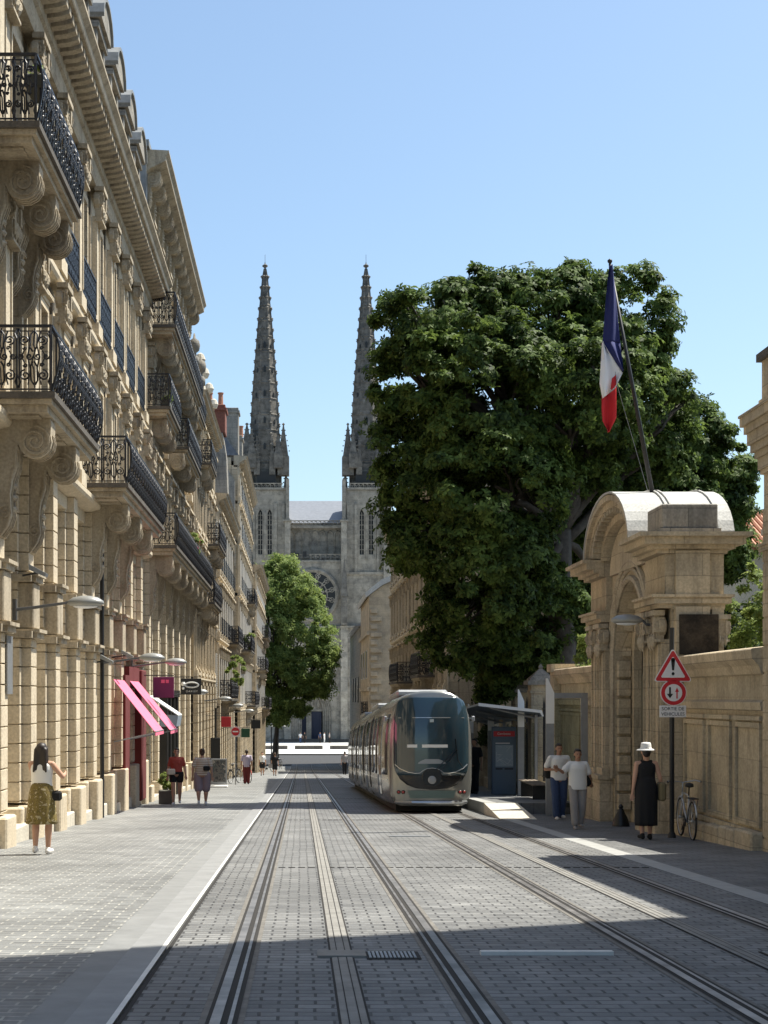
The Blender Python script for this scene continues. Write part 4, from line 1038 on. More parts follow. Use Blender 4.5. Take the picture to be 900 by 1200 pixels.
# near flank: pilaster, recess and capital facing the camera
m=MB(); m.box(7.02,7.66,28.78,28.95,1.9,3.2); m.box(7.72,7.94,28.85,28.95,1.9,3.2); m.box(7.02,7.66,28.78,28.95,2.45+.9,4.25)
m.box(6.98,7.96,28.86,28.95,3.15,3.4)
obj('flank_pilaster',m,'gate_stone',gt)
inst(k0,gt,(7.84,28.9,3.05),(0,0,-PI/2),(.6,.6,.85))
for z0,z1,e in ((3.18,3.26,.12),(3.26,3.36,.2),(3.36,3.42,.26)):
    m=MB(); 
for sd_ in (0,1):
  m=MB()
  for z0,z1,e in((3.18,3.26,.1),(3.26,3.38,.2),(3.38,3.43,.25),(4.2,4.28,.14),(4.282,4.36,.26),(4.362,4.5,.42),(4.502,4.58,.52)):
    m.box(6.82-e,7.87+e,28.95-e*.8,30.55,z0,z1) if sd_==0 else m.box(6.82-e,7.87+e,34.45,36.2+e*.8,z0,z1)
  m.box(6.84,7.95,28.9,30.55,3.43,4.2) if sd_==0 else m.box(6.84,7.95,34.45,36.25,3.43,4.2)
  obj('entablature',m,'gate_stone',gt)
# rounded hood with modillions and barrel roof
def hood(r_in,r_out,x0,x1,dz=0,hw=2.35):
    pts=[]
    n=18
    for k in range(n+1):
        a=k*PI/n; pts.append((yc-(hw+r_out)*math.cos(a),4.55+dz+(1.2+r_out)*math.sin(a)))
    for k in range(n,-1,-1):
        a=k*PI/n; pts.append((yc-(hw-r_in)*math.cos(a),4.55+dz+(1.2-r_in)*math.sin(a)))
    m=MB(); m.prism(pts,'x',x0,x1); return m
h=hood(.12,0,6.42,8.35); h2=hood(.26,-.121,6.5,8.3); h3=hood(.5,-.261,6.72,8.3)
for q in(h2,h3): h.add(q.v,q.f)
obj('pediment',h,'gate_stone',gt)
m=MB()
for k in range(1,22):
    a=k*PI/22; cy=yc-(2.02)*math.cos(a); cz=4.55+(.92)*math.sin(a); m=MB(); m.bbox(6.52,6.74,cy-.07,cy+.07,cz-.08,cz+.08,.015); obj('modillion',m,'carved_stone',gt)
m=MB(); pts=[(yc-1.86*math.cos(k*PI/14),4.2+1.02*math.sin(k*PI/14)) for k in range(15)]; m.prism(pts,'x',6.9,7.95); obj('tympanum',m,'gate_stone',gt)
m=hood(-.02,.06,6.4,8.5); 
for x in (7.25,7.35,8.2):
    n=18; m.tube([(x,yc-2.43*math.cos(k*PI/n),4.55+1.28*math.sin(k*PI/n)) for k in range(n+1)],.025,4)
obj('roof',m,'lead_roof',gt)
m=MB(); m.bbox(6.75,7.8,28.75,29.95,4.6,5.12,.02); m.box(6.7,7.85,28.7,29.97,4.585,4.66); obj('attic_block',m,'grey_stone',gt)
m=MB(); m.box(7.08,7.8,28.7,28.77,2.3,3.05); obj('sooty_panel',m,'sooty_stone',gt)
m=MB(); m.box(6.9,7.5,28.9,29.0,2.28,2.3)
# guard stone at the foot of the gate
m=MB(); g=gz(32); m.lathe([(.19,-.1),(.18,.06),(.13,.2),(.07,.31),(.055,.35),(.03,.38)],6.66,32.0,10,'z',g)
m.lathe([(.02,0),(.05,.03),(.05,.06),(.02,.1)],6.66,32.0,8,'z',g+.36)
tag(obj('guard_stone',m,'black_paint',None,(6.66,32.0,g),smooth=True),'squat black tapering guard stone standing at the foot of the gateway pilaster','guard stone')
# iron fence on stone piers
def fence(piers_y,x,zt):
    for i,(y,zz) in enumerate(piers_y):
        t=thing('fence_pier',(x,y,gz(y)),['pale stone fence pier with a pyramid cap beside the tram shelter','second stone fence pier with a plain cap behind the information panel','third stone fence pier deep in the shade behind the tram stop','fourth stone fence pier in the shade behind the tram','farthest stone fence pier against the ochre building'][i],'fence pier','stone piers of the iron fence')
        g=gz(y); m=MB(); m.box(x-.33,x+.33,y-.33,y+.33,g-.2,zz-.55); m.box(x-.38,x+.38,y-.38,y+.38,g-.2,g+.6); m.box(x-.36,x+.36,y-.36,y+.36,zz-.8,zz-.72); obj('shaft',m,'gate_stone',t)
        m=MB(); m.box(x-.45,x+.45,y-.45,y+.45,zz-.55,zz-.42); m.lathe([(.55,0),(.5,.06),(.06,.36),(.1,.4),(.02,.5)],x,y,4,'z',zz-.42,PI/4); obj('cap',m,'grey_stone',t)
    ys=[43.3]+[p[0] for p in piers_y]+[60.8]
    t=thing('iron_fence',(x,52,gz(52)),'tall dark iron railings between the stone piers behind the tram stop','fence')
    for a,b in zip(ys[:-1],ys[1:]):
        m=MB(); y=a+.45
        while y<b-.4:
            g=gz(y); m.tube([(x,y,g+.7),(x,y,1.3+.0*y),(x,y,1.5)],[.014,.014,.004],4); y+=.14
        m.tube([(x,a+.35,1.15),(x,b-.35,1.15)],.022,4); m.tube([(x,a+.35,gz(a)+.85),(x,b-.35,gz(b)+.85)],.022,4); obj('railing',m,'wrought_iron',t)
        m=MB(); m.box(x-.2,x+.2,a+.3,b-.3,gz(b)-.4,gz(b)+.65); obj('base_wall',m,'gate_stone',t)
fence([(46.2,2.42),(49.6,2.2),(53,2.2),(56.2,2.1),(59.4,2.0)],7.2,1.5)
# ================================================================= low pavilion at the right edge and the tall house that throws the foreground shade
pv=thing('corner_pavilion',(8,20,gz(20)),'rusticated stone building corner with a deep cornice at the right edge of the view','building')
fp=[(7.15,15.3),(12.6,17.9),(20,17.9),(20,23.8),(7.15,23.8)]
def off(e,zz0,zz1,mat,nm):
    e*=.5; m=MB(); q=[(7.15-e,15.3),(12.6,17.9),(20,17.9),(20,23.8+e),(7.15-e,23.8+e)]; m.prism(q,'z',zz0,zz1); return m
m=off(-.03,-1.2,5.25,0,0); z=-1.1
while z<4.3:
    q=off(0,z+.015,min(z+.425,4.6)-.015,0,0); m.add(q.v,q.f); z+=.425
obj('wall',m,'gate_stone',pv)
m=MB()
for z0,z1,e in((3.75,3.83,.1),(3.832,3.87,.14),(4.95,5.02,.06),(5.022,5.2,.12),(5.202,5.3,.2),(5.302,5.42,.3),(5.422,5.6,.38),(5.602,5.72,.46),(5.722,5.86,.56),(5.862,5.9,.6)):
    q=off(e,z0,z1,0,0); m.add(q.v,q.f)
obj('cornice',m,'gate_stone',pv)
m=off(.02,5.9,6.7,0,0); q=off(.1,5.9,6.1,0,0); m.add(q.v,q.f); obj('parapet',m,'gate_stone',pv)
m=off(.16,6.7,6.82,0,0); obj('parapet_cap',m,'dark_slab',pv)
for y in(17.2,20.6):
    m=MB(); m.box(7.1,7.14,y-.6,y+.6,.2,2.9); w_=obj('window',m,'window_paint',pv); m=MB(); m.box(7.07,7.1,y-.5,y+.5,.3,2.8); obj('pane',m,'glass',w_)
tb=thing('tall_house',(9,5,gz(5)),'tall plain limestone house on the near right, its shadow falling across the nearest paving','building')
q=[(6.75,14.8),(12.2,17.45),(22,17.5),(22,-25),(6.75,-25)]
m=MB(); m.prism(q,'z',-1.5,17.2); obj('wall',m,'limestone_ashlar',tb)
m=MB(); m.prism([(6.45,15.0),(12.2,17.75),(22,17.8),(22,-25),(6.45,-25)],'z',17.2,17.75); obj('cornice',m,'limestone',tb)
for k in range(12):
    for z in(.6,4.6,8.4,12.2):
        yy=12.5-k*3
        def wf(parent,loc):
            m=MB(); m.box(-.1,-.02,-.75,.75,-.12,2.55); o=obj('window',m,'limestone',parent,loc,local=True); m=MB(); m.box(-.12,-.1,-.6,.6,0,2.4); obj('pane',m,'glass',o,loc,local=True); return o
        place('tbw',wf,tb,(6.75,yy,z))
# house with tiled roof behind the garden wall
hb=thing('tiled_house',(22,66,gz(66)),'pale house with a red tiled roof glimpsed behind the garden wall','house')
m=MB(); m.box(17.5,30,64,72,-3,7.6); obj('wall',m,'pale_stone',hb); m=MB(); m.prism([(63.5,7.6),(68,9.6),(72.5,7.6)],'x',17,30.5); 
k=17.0
while k<30: m.tube([(k,63.45,7.68),(k,68,9.72)],.09,6); k+=.26
obj('roof',m,'terracotta',hb)
# ================================================================= trees
def mesh_np(name,V,F4,mat,parent=None,loc=(0,0,0),smooth=False):
    me=bpy.data.meshes.new(name); V=V-np.array(loc); nf=len(F4)
    me.vertices.add(len(V)); me.vertices.foreach_set('co',V.astype(np.float32).ravel())
    me.loops.add(nf*4); me.loops.foreach_set('vertex_index',F4.astype(np.int32).ravel())
    me.polygons.add(nf); me.polygons.foreach_set('loop_start',np.arange(0,nf*4,4,dtype=np.int32)); me.polygons.foreach_set('loop_total',np.full(nf,4,dtype=np.int32))
    me.update(calc_edges=True); me.materials.append(M[mat])
    o=link(bpy.data.objects.new(name,me)); WL[o.name]=Vector(loc); o.location=Vector(loc)-(wl(parent) if parent else Vector((0,0,0)))
    if parent: o.parent=parent
    return o
def leaves(blobs,n,leaf,leaflets=5,seed=1,shell=.35,rough=.28,up=.5,clump=.9,gaps=0,gsc=1.0):
    """blobs: (x,y,z,rx,ry,rz). returns vertices and quads of leaflets gathered on twigs"""
    rg=np.random.RandomState(seed); B=np.array(blobs,float)
    w=(B[:,3]*B[:,4]*B[:,5])**(2/3); w/=w.sum()
    # secondary clumps on the surface of every blob so the outline is uneven
    nc=int(n/42); ib=rg.choice(len(B),nc,p=w); d=rg.normal(size=(nc,3)); d/=np.linalg.norm(d,axis=1)[:,None]
    rad=1-shell*rg.rand(nc)**1.3+rough*rg.rand(nc)**2.2*1.1
    C=B[ib,:3]+d*B[ib,3:]*rad[:,None]
    keep=np.ones(nc,bool)
    for j in range(len(B)):
        q=np.linalg.norm((C-B[j,:3])/B[j,3:],axis=1); keep&=~((q<.62)&(ib!=j))
    if gaps>0:
        gn=np.sin(C[:,0]*1.9/gsc+1.3)*np.sin(C[:,1]*1.6/gsc+.4)+np.sin(C[:,2]*2.1/gsc+C[:,0]*.9/gsc)*.7+rg.rand(nc)*.5
        keep&=~(gn>1.25-gaps)
    C=C[keep]; Dn=d[keep]; nc=len(C)
    cr=clump*(.35+.75*rg.rand(nc)**1.4)*np.where(rad[keep]>1.06,.6,1)
    k=int(n/max(nc,1)); idx=np.repeat(np.arange(nc),k); m=len(idx)
    e=rg.normal(size=(m,3)); e/=np.linalg.norm(e,axis=1)[:,None]; e[:,2]*=.62
    P=C[idx]+e*(cr[idx]*(rg.rand(m)**.4))[:,None]
    nrm=e*.5+Dn[idx]*.5+rg.normal(size=(m,3))*.45; nrm[:,2]+=up; nrm/=np.linalg.norm(nrm,axis=1)[:,None]
    a=np.cross(nrm,rg.normal(size=(m,3))); a/=np.linalg.norm(a,axis=1)[:,None]; b=np.cross(nrm,a)
    sz=leaf*(.7+.6*rg.rand(m)); Vs=[]
    for q in range(leaflets):
        th=2*PI*q/leaflets*(.8 if leaflets>2 else 1)+.3; c,s=math.cos(th),math.sin(th)
        u=a*c+b*s; v=-a*s+b*c; z=(sz*(1 if q!=0 else .8))[:,None]
        droop=-nrm*.25
        Vs.append(np.stack([P,P+(u*.62+v*.24+droop*.2)*z,P+(u+droop)*z,P+(u*.62-v*.24+droop*.2)*z],1))
    V=np.concatenate(Vs,0).reshape(-1,3); F=np.arange(len(V)).reshape(-1,4)
    return V,F
def limb(m,a,b,ra,rb,seed,n=7,wob=.25):
    rg=random.Random(seed); a=Vector(a); b=Vector(b); pts=[];rs=[]
    for i in range(n):
        t=i/(n-1); p=a.lerp(b,t); k=wob*math.sin(PI*t); p+=Vector((rg.uniform(-k,k),rg.uniform(-k,k),rg.uniform(-k,k)*.5+k*.3)); pts.append(p); rs.append(ra+(rb-ra)*t)
    m.tube(pts,rs,7); return pts
def tree(name,label,base,forks,blobs,n,leaf,mat,seed,trunk_r=.35,group=None,leaflets=5,clump=.9,up=.5,cat='tree',gaps=.2):
    t=thing(name,base,label,cat,group)
    m=MB(); f0=Vector(forks); limb(m,base,f0,trunk_r*1.25,trunk_r*.8,seed,8,.12)
    rg=random.Random(seed)
    for i,b in enumerate(blobs):
        e=Vector(b[:3]); pts=limb(m,f0+Vector((rg.uniform(-.1,.1),0,rg.uniform(-.5,.1))),e,trunk_r*.42,.05,seed+i*3)
        for j in range(3):
            d=Vector((rg.uniform(-1,1)*b[3],rg.uniform(-1,1)*b[4],rg.uniform(-.3,1)*b[5]))*.7
            limb(m,pts[4],e+d,.07,.02,seed+i*7+j,5)
    obj('trunk',m,'bark',t,smooth=True)
    V,F=leaves(blobs,n,leaf,leaflets,seed,clump=clump,up=up,gaps=gaps); c=mesh_np('crown',V,F,mat,t,base)
    return t
S=27.5  # pixel per metre used when reading the crown outline, at 65 m... replaced per tree
def PB(px,py,r,dist,dy=0,fy=1.0,k=1.0):
    s=1800/(dist); return ((px-353)/s*(dist+dy)/dist,dist+dy,1.5+(817-py)/s*(dist+dy)/dist,r/s,r/s*fy,r/s*k)
T=48.0
big=[PB(555,400,66,T,0),PB(640,385,70,T,1),PB(715,385,68,T,1.5),PB(500,385,52,T,-.5),PB(492,455,52,T,0),PB(575,470,88,T,-1.2),PB(670,470,86,T,-1),PB(748,455,50,T,1.5),
 PB(500,545,52,T,0),PB(580,570,76,T,-1.8),PB(690,560,70,T,2.6),PB(500,640,42,T,0),PB(570,660,70,T,-1.5),PB(545,735,50,T,-.5),PB(620,720,62,T,-.5),PB(700,700,46,T,2.8),PB(640,780,50,T,2.5),PB(575,785,36,T,1.5),PB(470,595,22,T,0),PB(770,520,42,T,2.5),PB(655,342,30,T,0),PB(702,340,26,T,.5),PB(575,350,26,T,0),PB(520,355,24,T,0),PB(738,400,34,T,2),PB(470,350,12,T,0),PB(462,420,16,T,0),PB(800,470,16,T,2),PB(455,500,14,T,0)]
tree('chestnut_tree','huge dense dark green chestnut tree towering behind the flag and gateway',(7.9+.4,T+1,gz(T)),(8.2,T+.6,6.8),big,72000,.18,'chestnut_leaf',3,.42,clump=.75)
T2=56.0
bt=[PB(800,520,52,T2),PB(835,565,44,T2,.5),PB(780,590,60,T2,0),PB(860,590,24,T2,0),PB(815,630,52,T2,1),PB(850,650,30,T2,1),PB(730,640,50,T2,1)]
tree('spreading_tree','rounded green tree to the right of the big chestnut, behind the gateway',((800-353)*T2/1800,T2+1,gz(T2)),((800-353)*T2/1800,T2,2.5),bt,22000,.18,'chestnut_leaf',9,.3,clump=.75)
T3=57.5
bt=[(8.8,T3,1.5,2.0,2,2.6),(11.5,T3,2.5,2.5,2,3.2),(14.5,T3+1,2.5,2.6,2,3.2),(10.5,T3+1,-.6,3,1.5,1.6),(13.8,T3+1,-.6,3,1.5,1.6),(17.5,T3+2,2.0,2.2,2,3.0)]
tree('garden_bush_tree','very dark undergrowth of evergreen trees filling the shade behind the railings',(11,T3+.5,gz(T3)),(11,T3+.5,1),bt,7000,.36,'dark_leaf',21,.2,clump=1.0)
T4=165.0
bt=[PB(330,692,30,T4),PB(310,685,24,T4),PB(355,735,36,T4,0,.8),PB(318,745,34,T4),PB(330,790,32,T4),PB(360,785,30,T4),PB(380,765,16,T4),PB(308,815,26,T4,1),PB(325,832,18,T4,1),PB(345,700,30,T4,1),PB(320,715,34,T4,1),PB(340,760,36,T4,1),PB(318,775,30,T4,0),PB(345,820,22,T4,1),PB(372,805,14,T4),PB(330,665,16,T4)]
tree('plane_tree','bright sunlit green tree standing in front of the left half of the church',((320-353)*T4/1800,T4+2,gz(T4)),((325-353)*T4/1800,T4+1.5,-1.0),bt,40000,.32,'plane_leaf',33,.28,leaflets=3,clump=1.3,gaps=-1)
# shrubs behind the garden wall
def shrub(label,blobs,n,leaf,seed,base):
    t=thing('shrub',base,label,'shrub'); m=MB()
    for i,b in enumerate(blobs): limb(m,base,b[:3],.07,.02,seed+i)
    obj('stem',m,'bark',t); V,F=leaves(blobs,n,leaf,3,seed,clump=.35,up=.4); mesh_np('foliage',V,F,'shrub_leaf',t,base); return t
shrub('sunlit light green climbing shrub behind the garden wall to the right of the gateway',[(9.9,33.5,3.0,.6,.6,1.3),(10.6,34,2.6,.8,.7,1.2),(9.6,33,2.1,.6,.6,.8),(10.8,34,3.9,.4,.4,.6),(10.2,33.5,1.2,1.2,.6,1.0)],5200,.11,41,(10.2,33.6,gz(33)))
shrub('sunlit light green shrub peeping over the wall to the left of the gateway',[(7.95,40.5,2.6,.55,.7,.75),(8.4,41,3.1,.5,.6,.6),(7.9,39.4,2.0,.6,.8,.7),(8.3,40.2,1.2,.6,.8,.7)],3200,.12,47,(8.2,40.4,gz(40)))
m=MB(); m.box(11.2,18,36.5,37,-2,5.4); m.box(11.1,18,36.4,37.1,5.4,5.55)
o=obj('garden_building_wall',m,'pale_stone'); tag(o,'pale plain wall of a garden building behind the climbing shrub','wall')
# ================================================================= tram
tr=thing('tram',(3.3,38.75,gz(38.75)),'silver grey low-floor tram coming up the right track with a big dark blue windscreen','tram')
TB=Vector((3.3,38.75,gz(38.75)))
LT=32.8
prof=[(0,.2),(.9,.2),(1.06,.26),(1.15,.45),(1.19,.8),(1.2,1.3),(1.195,1.8),(1.17,2.2),(1.13,2.5),(1.06,2.75),(.95,2.94),(.8,3.07),(.6,3.15),(.3,3.2),(0,3.21)]
def wz(z):
    for (a,za),(b,zb_) in zip(prof[1:],prof[2:]):
        if za<=z<=zb_: return a+(b-a)*(z-za)/(zb_-za+1e-9)
    return 0
ring_=[(x,z) for x,z in prof]+[(-x,z) for x,z in reversed(prof[1:-1])]
def yf(x,z): return .30*(min(1.1,abs(x)/1.0))**3.2+.20*(max(0,z-1.7)/1.4)**2.2+.07*max(0,.9-z)
def scl(y):
    e=min(y,LT-y)
    k=[(0,.85),(.5,.885),(1.0,.925),(1.8,.965),(2.8,1.0),(99,1.0)]
    for (a,s),(b,t) in zip(k,k[1:]):
        if a<=e<=b: return s+(t-s)*(e-a)/(b-a)
    return .85
m=MB(); nr=len(ring_); V=[];F=[]
zc=1.6
def capring(s,back=False):
    out=[]
    for x,z in ring_:
        X=x*.85*s; Z=zc+(z-zc)*s; 
        y=yf(X/.85*.87,Z); out.append((X,(LT-y) if back else y,Z))
    return out
secs=[capring(s) for s in (.02,.2,.4,.6,.75,.88,.96,1)]
for y in (.62,1.0,1.8,2.8,6,10,15,20,25,30,31,31.8,32.2): secs.append([(x*scl(y),y,z) for x,z in ring_])
secs+=[capring(s,True) for s in (1,.96,.88,.75,.5,.02)]
for i,r in enumerate(secs):
    V+=r
    if i: F+=[((i-1)*nr+j,(i-1)*nr+(j+1)%nr,i*nr+(j+1)%nr,i*nr+j) for j in range(nr)]
F.append(tuple(range(nr))); F.append(tuple(range(len(V)-nr,len(V))))
m.add(V,F); body=obj('body',m,'tram_paint',tr,TB,smooth=True,local=True)
def TP(name,mb,mat,parent=None,smooth=False): return obj(name,mb,mat,parent or tr,TB,smooth=smooth,local=True)
def frontpatch(rows,off,nu=14,th=.012):
    """rows: (z,xl,xr); patch hugging the nose"""
    m=MB(); n=len(rows)
    P=lambda i,j,o: (rows[j][1]+(rows[j][2]-rows[j][1])*i/nu, yf((rows[j][1]+(rows[j][2]-rows[j][1])*i/nu)/.85*.87*1.0,rows[j][0])-o, rows[j][0])
    V=[P(i,j,off) for j in range(n) for i in range(nu+1)]
    k=len(V); V+=[P(i,j,off-th) for j in range(n) for i in range(nu+1)]
    F=[(j*(nu+1)+i,j*(nu+1)+i+1,(j+1)*(nu+1)+i+1,(j+1)*(nu+1)+i) for j in range(n-1) for i in range(nu)]
    F+=[tuple(q+k for q in reversed(f)) for f in F]
    bd=[(i,0) for i in range(nu+1)]+[(nu,j) for j in range(1,n)]+[(i,n-1) for i in range(nu-1,-1,-1)]+[(0,j) for j in range(n-2,0,-1)]
    for a,b in zip(bd,bd[1:]+bd[:1]):
        ia=a[1]*(nu+1)+a[0]; ib=b[1]*(nu+1)+b[0]; F.append((ia,ib,ib+k,ia+k))
    m.add(V,F); return m
def sm(zs,f): return [(z,-f(z),f(z)) for z in zs]
def ghw(z):
    return min(ghw0(z)*1.05,.955)
def ghw0(z):
    # half width of the windscreen
    pts=[(.62,0.02),(.66,.38),(.75,.6),(.9,.76),(1.1,.87),(1.4,.925),(2.0,.93),(2.5,.90),(2.8,.85),(2.95,.79),(3.02,.7),(3.05,.5)]
    for (a,u),(b,v) in zip(pts,pts[1:]):
        if a<=z<=b: return u+(v-u)*(z-a)/(b-a)
    return .3
zz=[.62,.64,.66,.7,.75,.82,.9,1.0,1.1,1.2]
TP('front_mask',frontpatch(sm(zz,ghw),.022),'tram_black',smooth=True)
zz=[1.0,1.1,1.2,1.3,1.4,1.6,1.8,2.0,2.2,2.4,2.6,2.8,2.9,2.95,3.0,3.02,3.04]
g=TP('windscreen',frontpatch([(z,-ghw(z),ghw(z)) for z in zz],.03),'tram_glass',smooth=True)
# smile lines, emblem
def online(pts,r,off,name,mat,parent=None):
    m=MB(); m.tube([(x,yf(x/.85*.87,z)-off,z) for x,z in pts],r,5); return TP(name,m,mat,parent or g)
sml=[(-.92,1.28),(-.8,1.17),(-.6,1.08),(-.42,1.05),(-.3,1.06),(-.22,1.13),(-.14,1.17),(0,1.19),(.14,1.17),(.22,1.13),(.3,1.06),(.42,1.05),(.6,1.08),(.8,1.17),(.92,1.28)]
online([(x,z) for x,z in sml],.012,.036,'trim_line','tram_trim',tr)
m=MB(); m.lathe([(.105,.0),(.105,-.03),(.07,-.045)],0,yf(0,.88)-.02,20,'y',.88); e=TP('emblem',m,'steel_grey'); m=MB(); m.lathe([(.055,0),(.05,-.01)],0,yf(0,.88)-.066,16,'y',.88); TP('emblem_centre',m,'steel_grey',e)
m=MB(); m.lathe([(.26,0),(.24,-.012)],0,yf(0,.95)-.024,24,'y',.95); TP('emblem_mount',m,'tram_black')
online([(-.84,2.5),(-.4,2.5),(0,2.5),(.4,2.5),(.84,2.5)],.012,.034,'visor_line','tram_trim')
m=MB(); m.box(-.05,.05,yf(0,2.44)-.06,yf(0,2.44)-.03,2.38,2.46); TP('camera_box',m,'tram_trim',g)
for a,b,z0,z1 in((-.62,-.37,1.72,1.80),(-.25,.40,1.72,1.80)):
    TP('paper_card',frontpatch([(z0,a,b),(z1,a,b)],.034,6,.003),'soft_white',g)
m=MB(); pts=[(-.36+.72*k/12,1.31+.13*math.sin(PI*k/12)) for k in range(13)]
TP('dashboard',frontpatch([(1.30,-.36,.36),(1.34,-.33,.33),(1.38,-.27,.27),(1.42,-.17,.17)],.033,8,.003),'steel_grey',g)
m=MB(); P3=lambda x,z,o=.06:(x,yf(x,z)-o,z)
m.tube([P3(.1,1.15),P3(.3,1.36),P3(.62,1.68)],.014,5); m.tube([P3(.18,1.12),P3(.36,1.3),P3(.66,1.66)],.01,5); m.tube([P3(.6,1.95,.05),P3(.62,1.68,.05),P3(.66,1.4,.05),P3(.8,1.2,.05)],.012,5); TP('wiper',m,'tram_black')
TP('bumper_panel',frontpatch([(.4,-.55,.55),(.5,-.58,.58),(.6,-.62,.62)],.02),'tram_skirt')
for s in(-1,1):
    for k,(x,mt) in enumerate(((.72,'headlight'),(.83,'headlight'))):
        m=MB(); m.lathe([(.052,.02),(.052,-.03),(.035,-.045)],s*x,yf(s*x/.98,.55)-.0,12,'y',.56); h=TP('headlight',m,'tram_black'); m=MB(); m.lathe([(.035,0),(.02,-.012)],s*x,yf(s*x/.98,.55)-.046,10,'y',.56); TP('lens',m,mt,h)
m=MB(); m.tube([(-.9,yf(.9,.3)+.02,.3),(-.5,yf(.5,.3)-.03,.29),(0,yf(0,.3)-.05,.29),(.5,yf(.5,.3)-.03,.29),(.9,yf(.9,.3)+.02,.3)],.045,8); TP('bumper',m,'tram_trim')
m=MB(); m.box(-.85,.85,1.0,LT-1,.04,.22); TP('underframe',m,'rubber')
for y in (2.2,4,12,13.8,18,19.6,27,28.8):
    for s in(-1,1):
        m=MB(); m.lathe([(.26,-.05),(.29,-.04),(.29,.04),(.26,.05)],s*.75,y,16,'x',.29); TP('wheel',m,'rubber')
# side glazing following the body
def sidepatch(y0,y1,z0,z1,s,off=.012):
    m=MB(); ny=max(1,int((y1-y0)/1.0)+1); zs=[z0+(z1-z0)*k/8 for k in range(9)]
    V=[(s*(wz(z)*scl(y0+(y1-y0)*i/ny)+off),y0+(y1-y0)*i/ny,z) for z in zs for i in range(ny+1)]; k=len(V)
    V+=[(x-s*(off+.01),y,z) for x,y,z in V]
    F=[(j*(ny+1)+i,j*(ny+1)+i+1,(j+1)*(ny+1)+i+1,(j+1)*(ny+1)+i) for j in range(8) for i in range(ny)]; F+=[tuple(a+k for a in reversed(f)) for f in F]
    bd=[(i,0) for i in range(ny+1)]+[(ny,j) for j in range(1,9)]+[(i,8) for i in range(ny-1,-1,-1)]+[(0,j) for j in range(7,0,-1)]
    for a,b in zip(bd,bd[1:]+bd[:1]):
        ia=a[1]*(ny+1)+a[0]; ib=b[1]*(ny+1)+b[0]; F.append((ia,ib,ib+k,ia+k))
    m.add(V,F); return m
lay=[(.75,1.9,'w'),(2.1,3.4,'d'),(3.6,5.6,'w'),(5.75,7.6,'w'),(7.75,8.25,'b'),(8.4,9.7,'w'),(9.85,11.15,'d'),(11.3,12.5,'w'),(12.65,13.15,'b'),(13.3,15.2,'w'),(15.35,16.7,'d'),(16.85,19.0,'w'),(19.15,19.65,'b'),(19.8,21.0,'w'),(21.15,22.45,'d'),(22.6,24.0,'w'),(24.15,24.65,'b'),(24.8,26.8,'w'),(26.95,29.0,'w'),(29.2,30.5,'d'),(30.7,32.0,'w')]
for s in(-1,1):
    for a,b,t in lay:
        if t=='w': TP('window',sidepatch(a,b,1.0,2.62,s),'tram_side_glass',smooth=True)
        elif t=='b': TP('bellows',sidepatch(a,b,.3,3.0,s,.02),'rubber')
        else:
            d=TP('door',sidepatch(a,b,.34,2.68,s,.008),'tram_trim')
            mid=(a+b)/2
            TP('pane',sidepatch(a+.08,mid-.03,.45,2.6,s,.016),'tram_side_glass',d); TP('pane',sidepatch(mid+.03,b-.08,.45,2.6,s,.016),'tram_side_glass',d)
    TP('waist_line',sidepatch(.75,32,.86,.9,s,.01),'tram_trim')
for a,b in((3,7),(14,18.5),(25,29)): m=MB(); m.bbox(-.7,.7,a,b,3.16,3.36,.06); TP('roof_equipment',m,'steel_grey')
for s in(-1,1):
    m=MB(); m.tube([(s*.98,.8,2.5),(s*1.13,.75,2.5)],.018,5); m.bbox(s*1.13-.04,s*1.13+.04,.68,.8,2.42,2.56,.02); TP('mirror_camera',m,'steel_grey')
tr.rotation_euler=(-math.atan(SL),0,0); tr.scale=(1,1,.97)
# ================================================================= tram stop
plat=sheet('platform',4.62,6.95,38.5,74,.28,'pale_stone',.6); structure('platform',plat,'pavers_dark')
pe=sheet('x',4.6,4.9,38.48,74.02,.286,'pale_stone',.5); structure('platform_edge',pe,'kerb_band')
m=MB(); y0,y1=35.3,38.49
a=gz(y0)+.006; b=gz(y1)+.28
m.add([(4.58,y0,a),(5.42,y0,a),(5.42,y1,b),(4.58,y1,b),(4.58,y0,a-.3),(5.42,y0,a-.3),(5.42,y1,b-.6),(4.58,y1,b-.6)],[(0,1,2,3),(4,7,6,5),(0,4,5,1),(1,5,6,2),(2,6,7,3),(3,7,4,0)])
structure('platform_ramp',m,'pale_stone')
sh=thing('tram_shelter',(6.4,45,gz(45)+.28),'grey steel tram shelter with tilted canopy, tall blade posts and glass back','tram shelter')
def blade(y,x0=6.0,x1=6.2,h=3.4,top=.35):
    g=gz(y); m=MB(); m.prism([(x0,g),(x0,g+h),(x0+.03,g+h),(x1,g+h-top),(x1,g)],'y',y,y+.1); m2=MB(); m2.prism([(x0-.004,g+h-1.1),(x0-.004,g+h+.004),(x0+.03,g+h+.004),(x1+.004,g+h-top),(x1+.004,g+h-1.1)],'y',y-.012,y-.001)
    p=obj('post',m,'steel_grey',sh); obj('post_head',m2,'white_paint',p)
blade(45,6.35,6.53); blade(51.8,6.3,6.5); blade(58,6.3,6.5)
m=MB()
for i,(y) in enumerate((44.6,57.5)): pass
V=[];g1,g2=gz(44.5),gz(57.5)
sec=[(5.15,2.92),(5.15,2.98),(6.95,2.76),(7.0,2.6),(6.95,2.6),(6.9,2.68)]
V=[(x,44.5,g1+z) for x,z in sec]+[(x,57.5,g2+z) for x,z in sec]; n=6
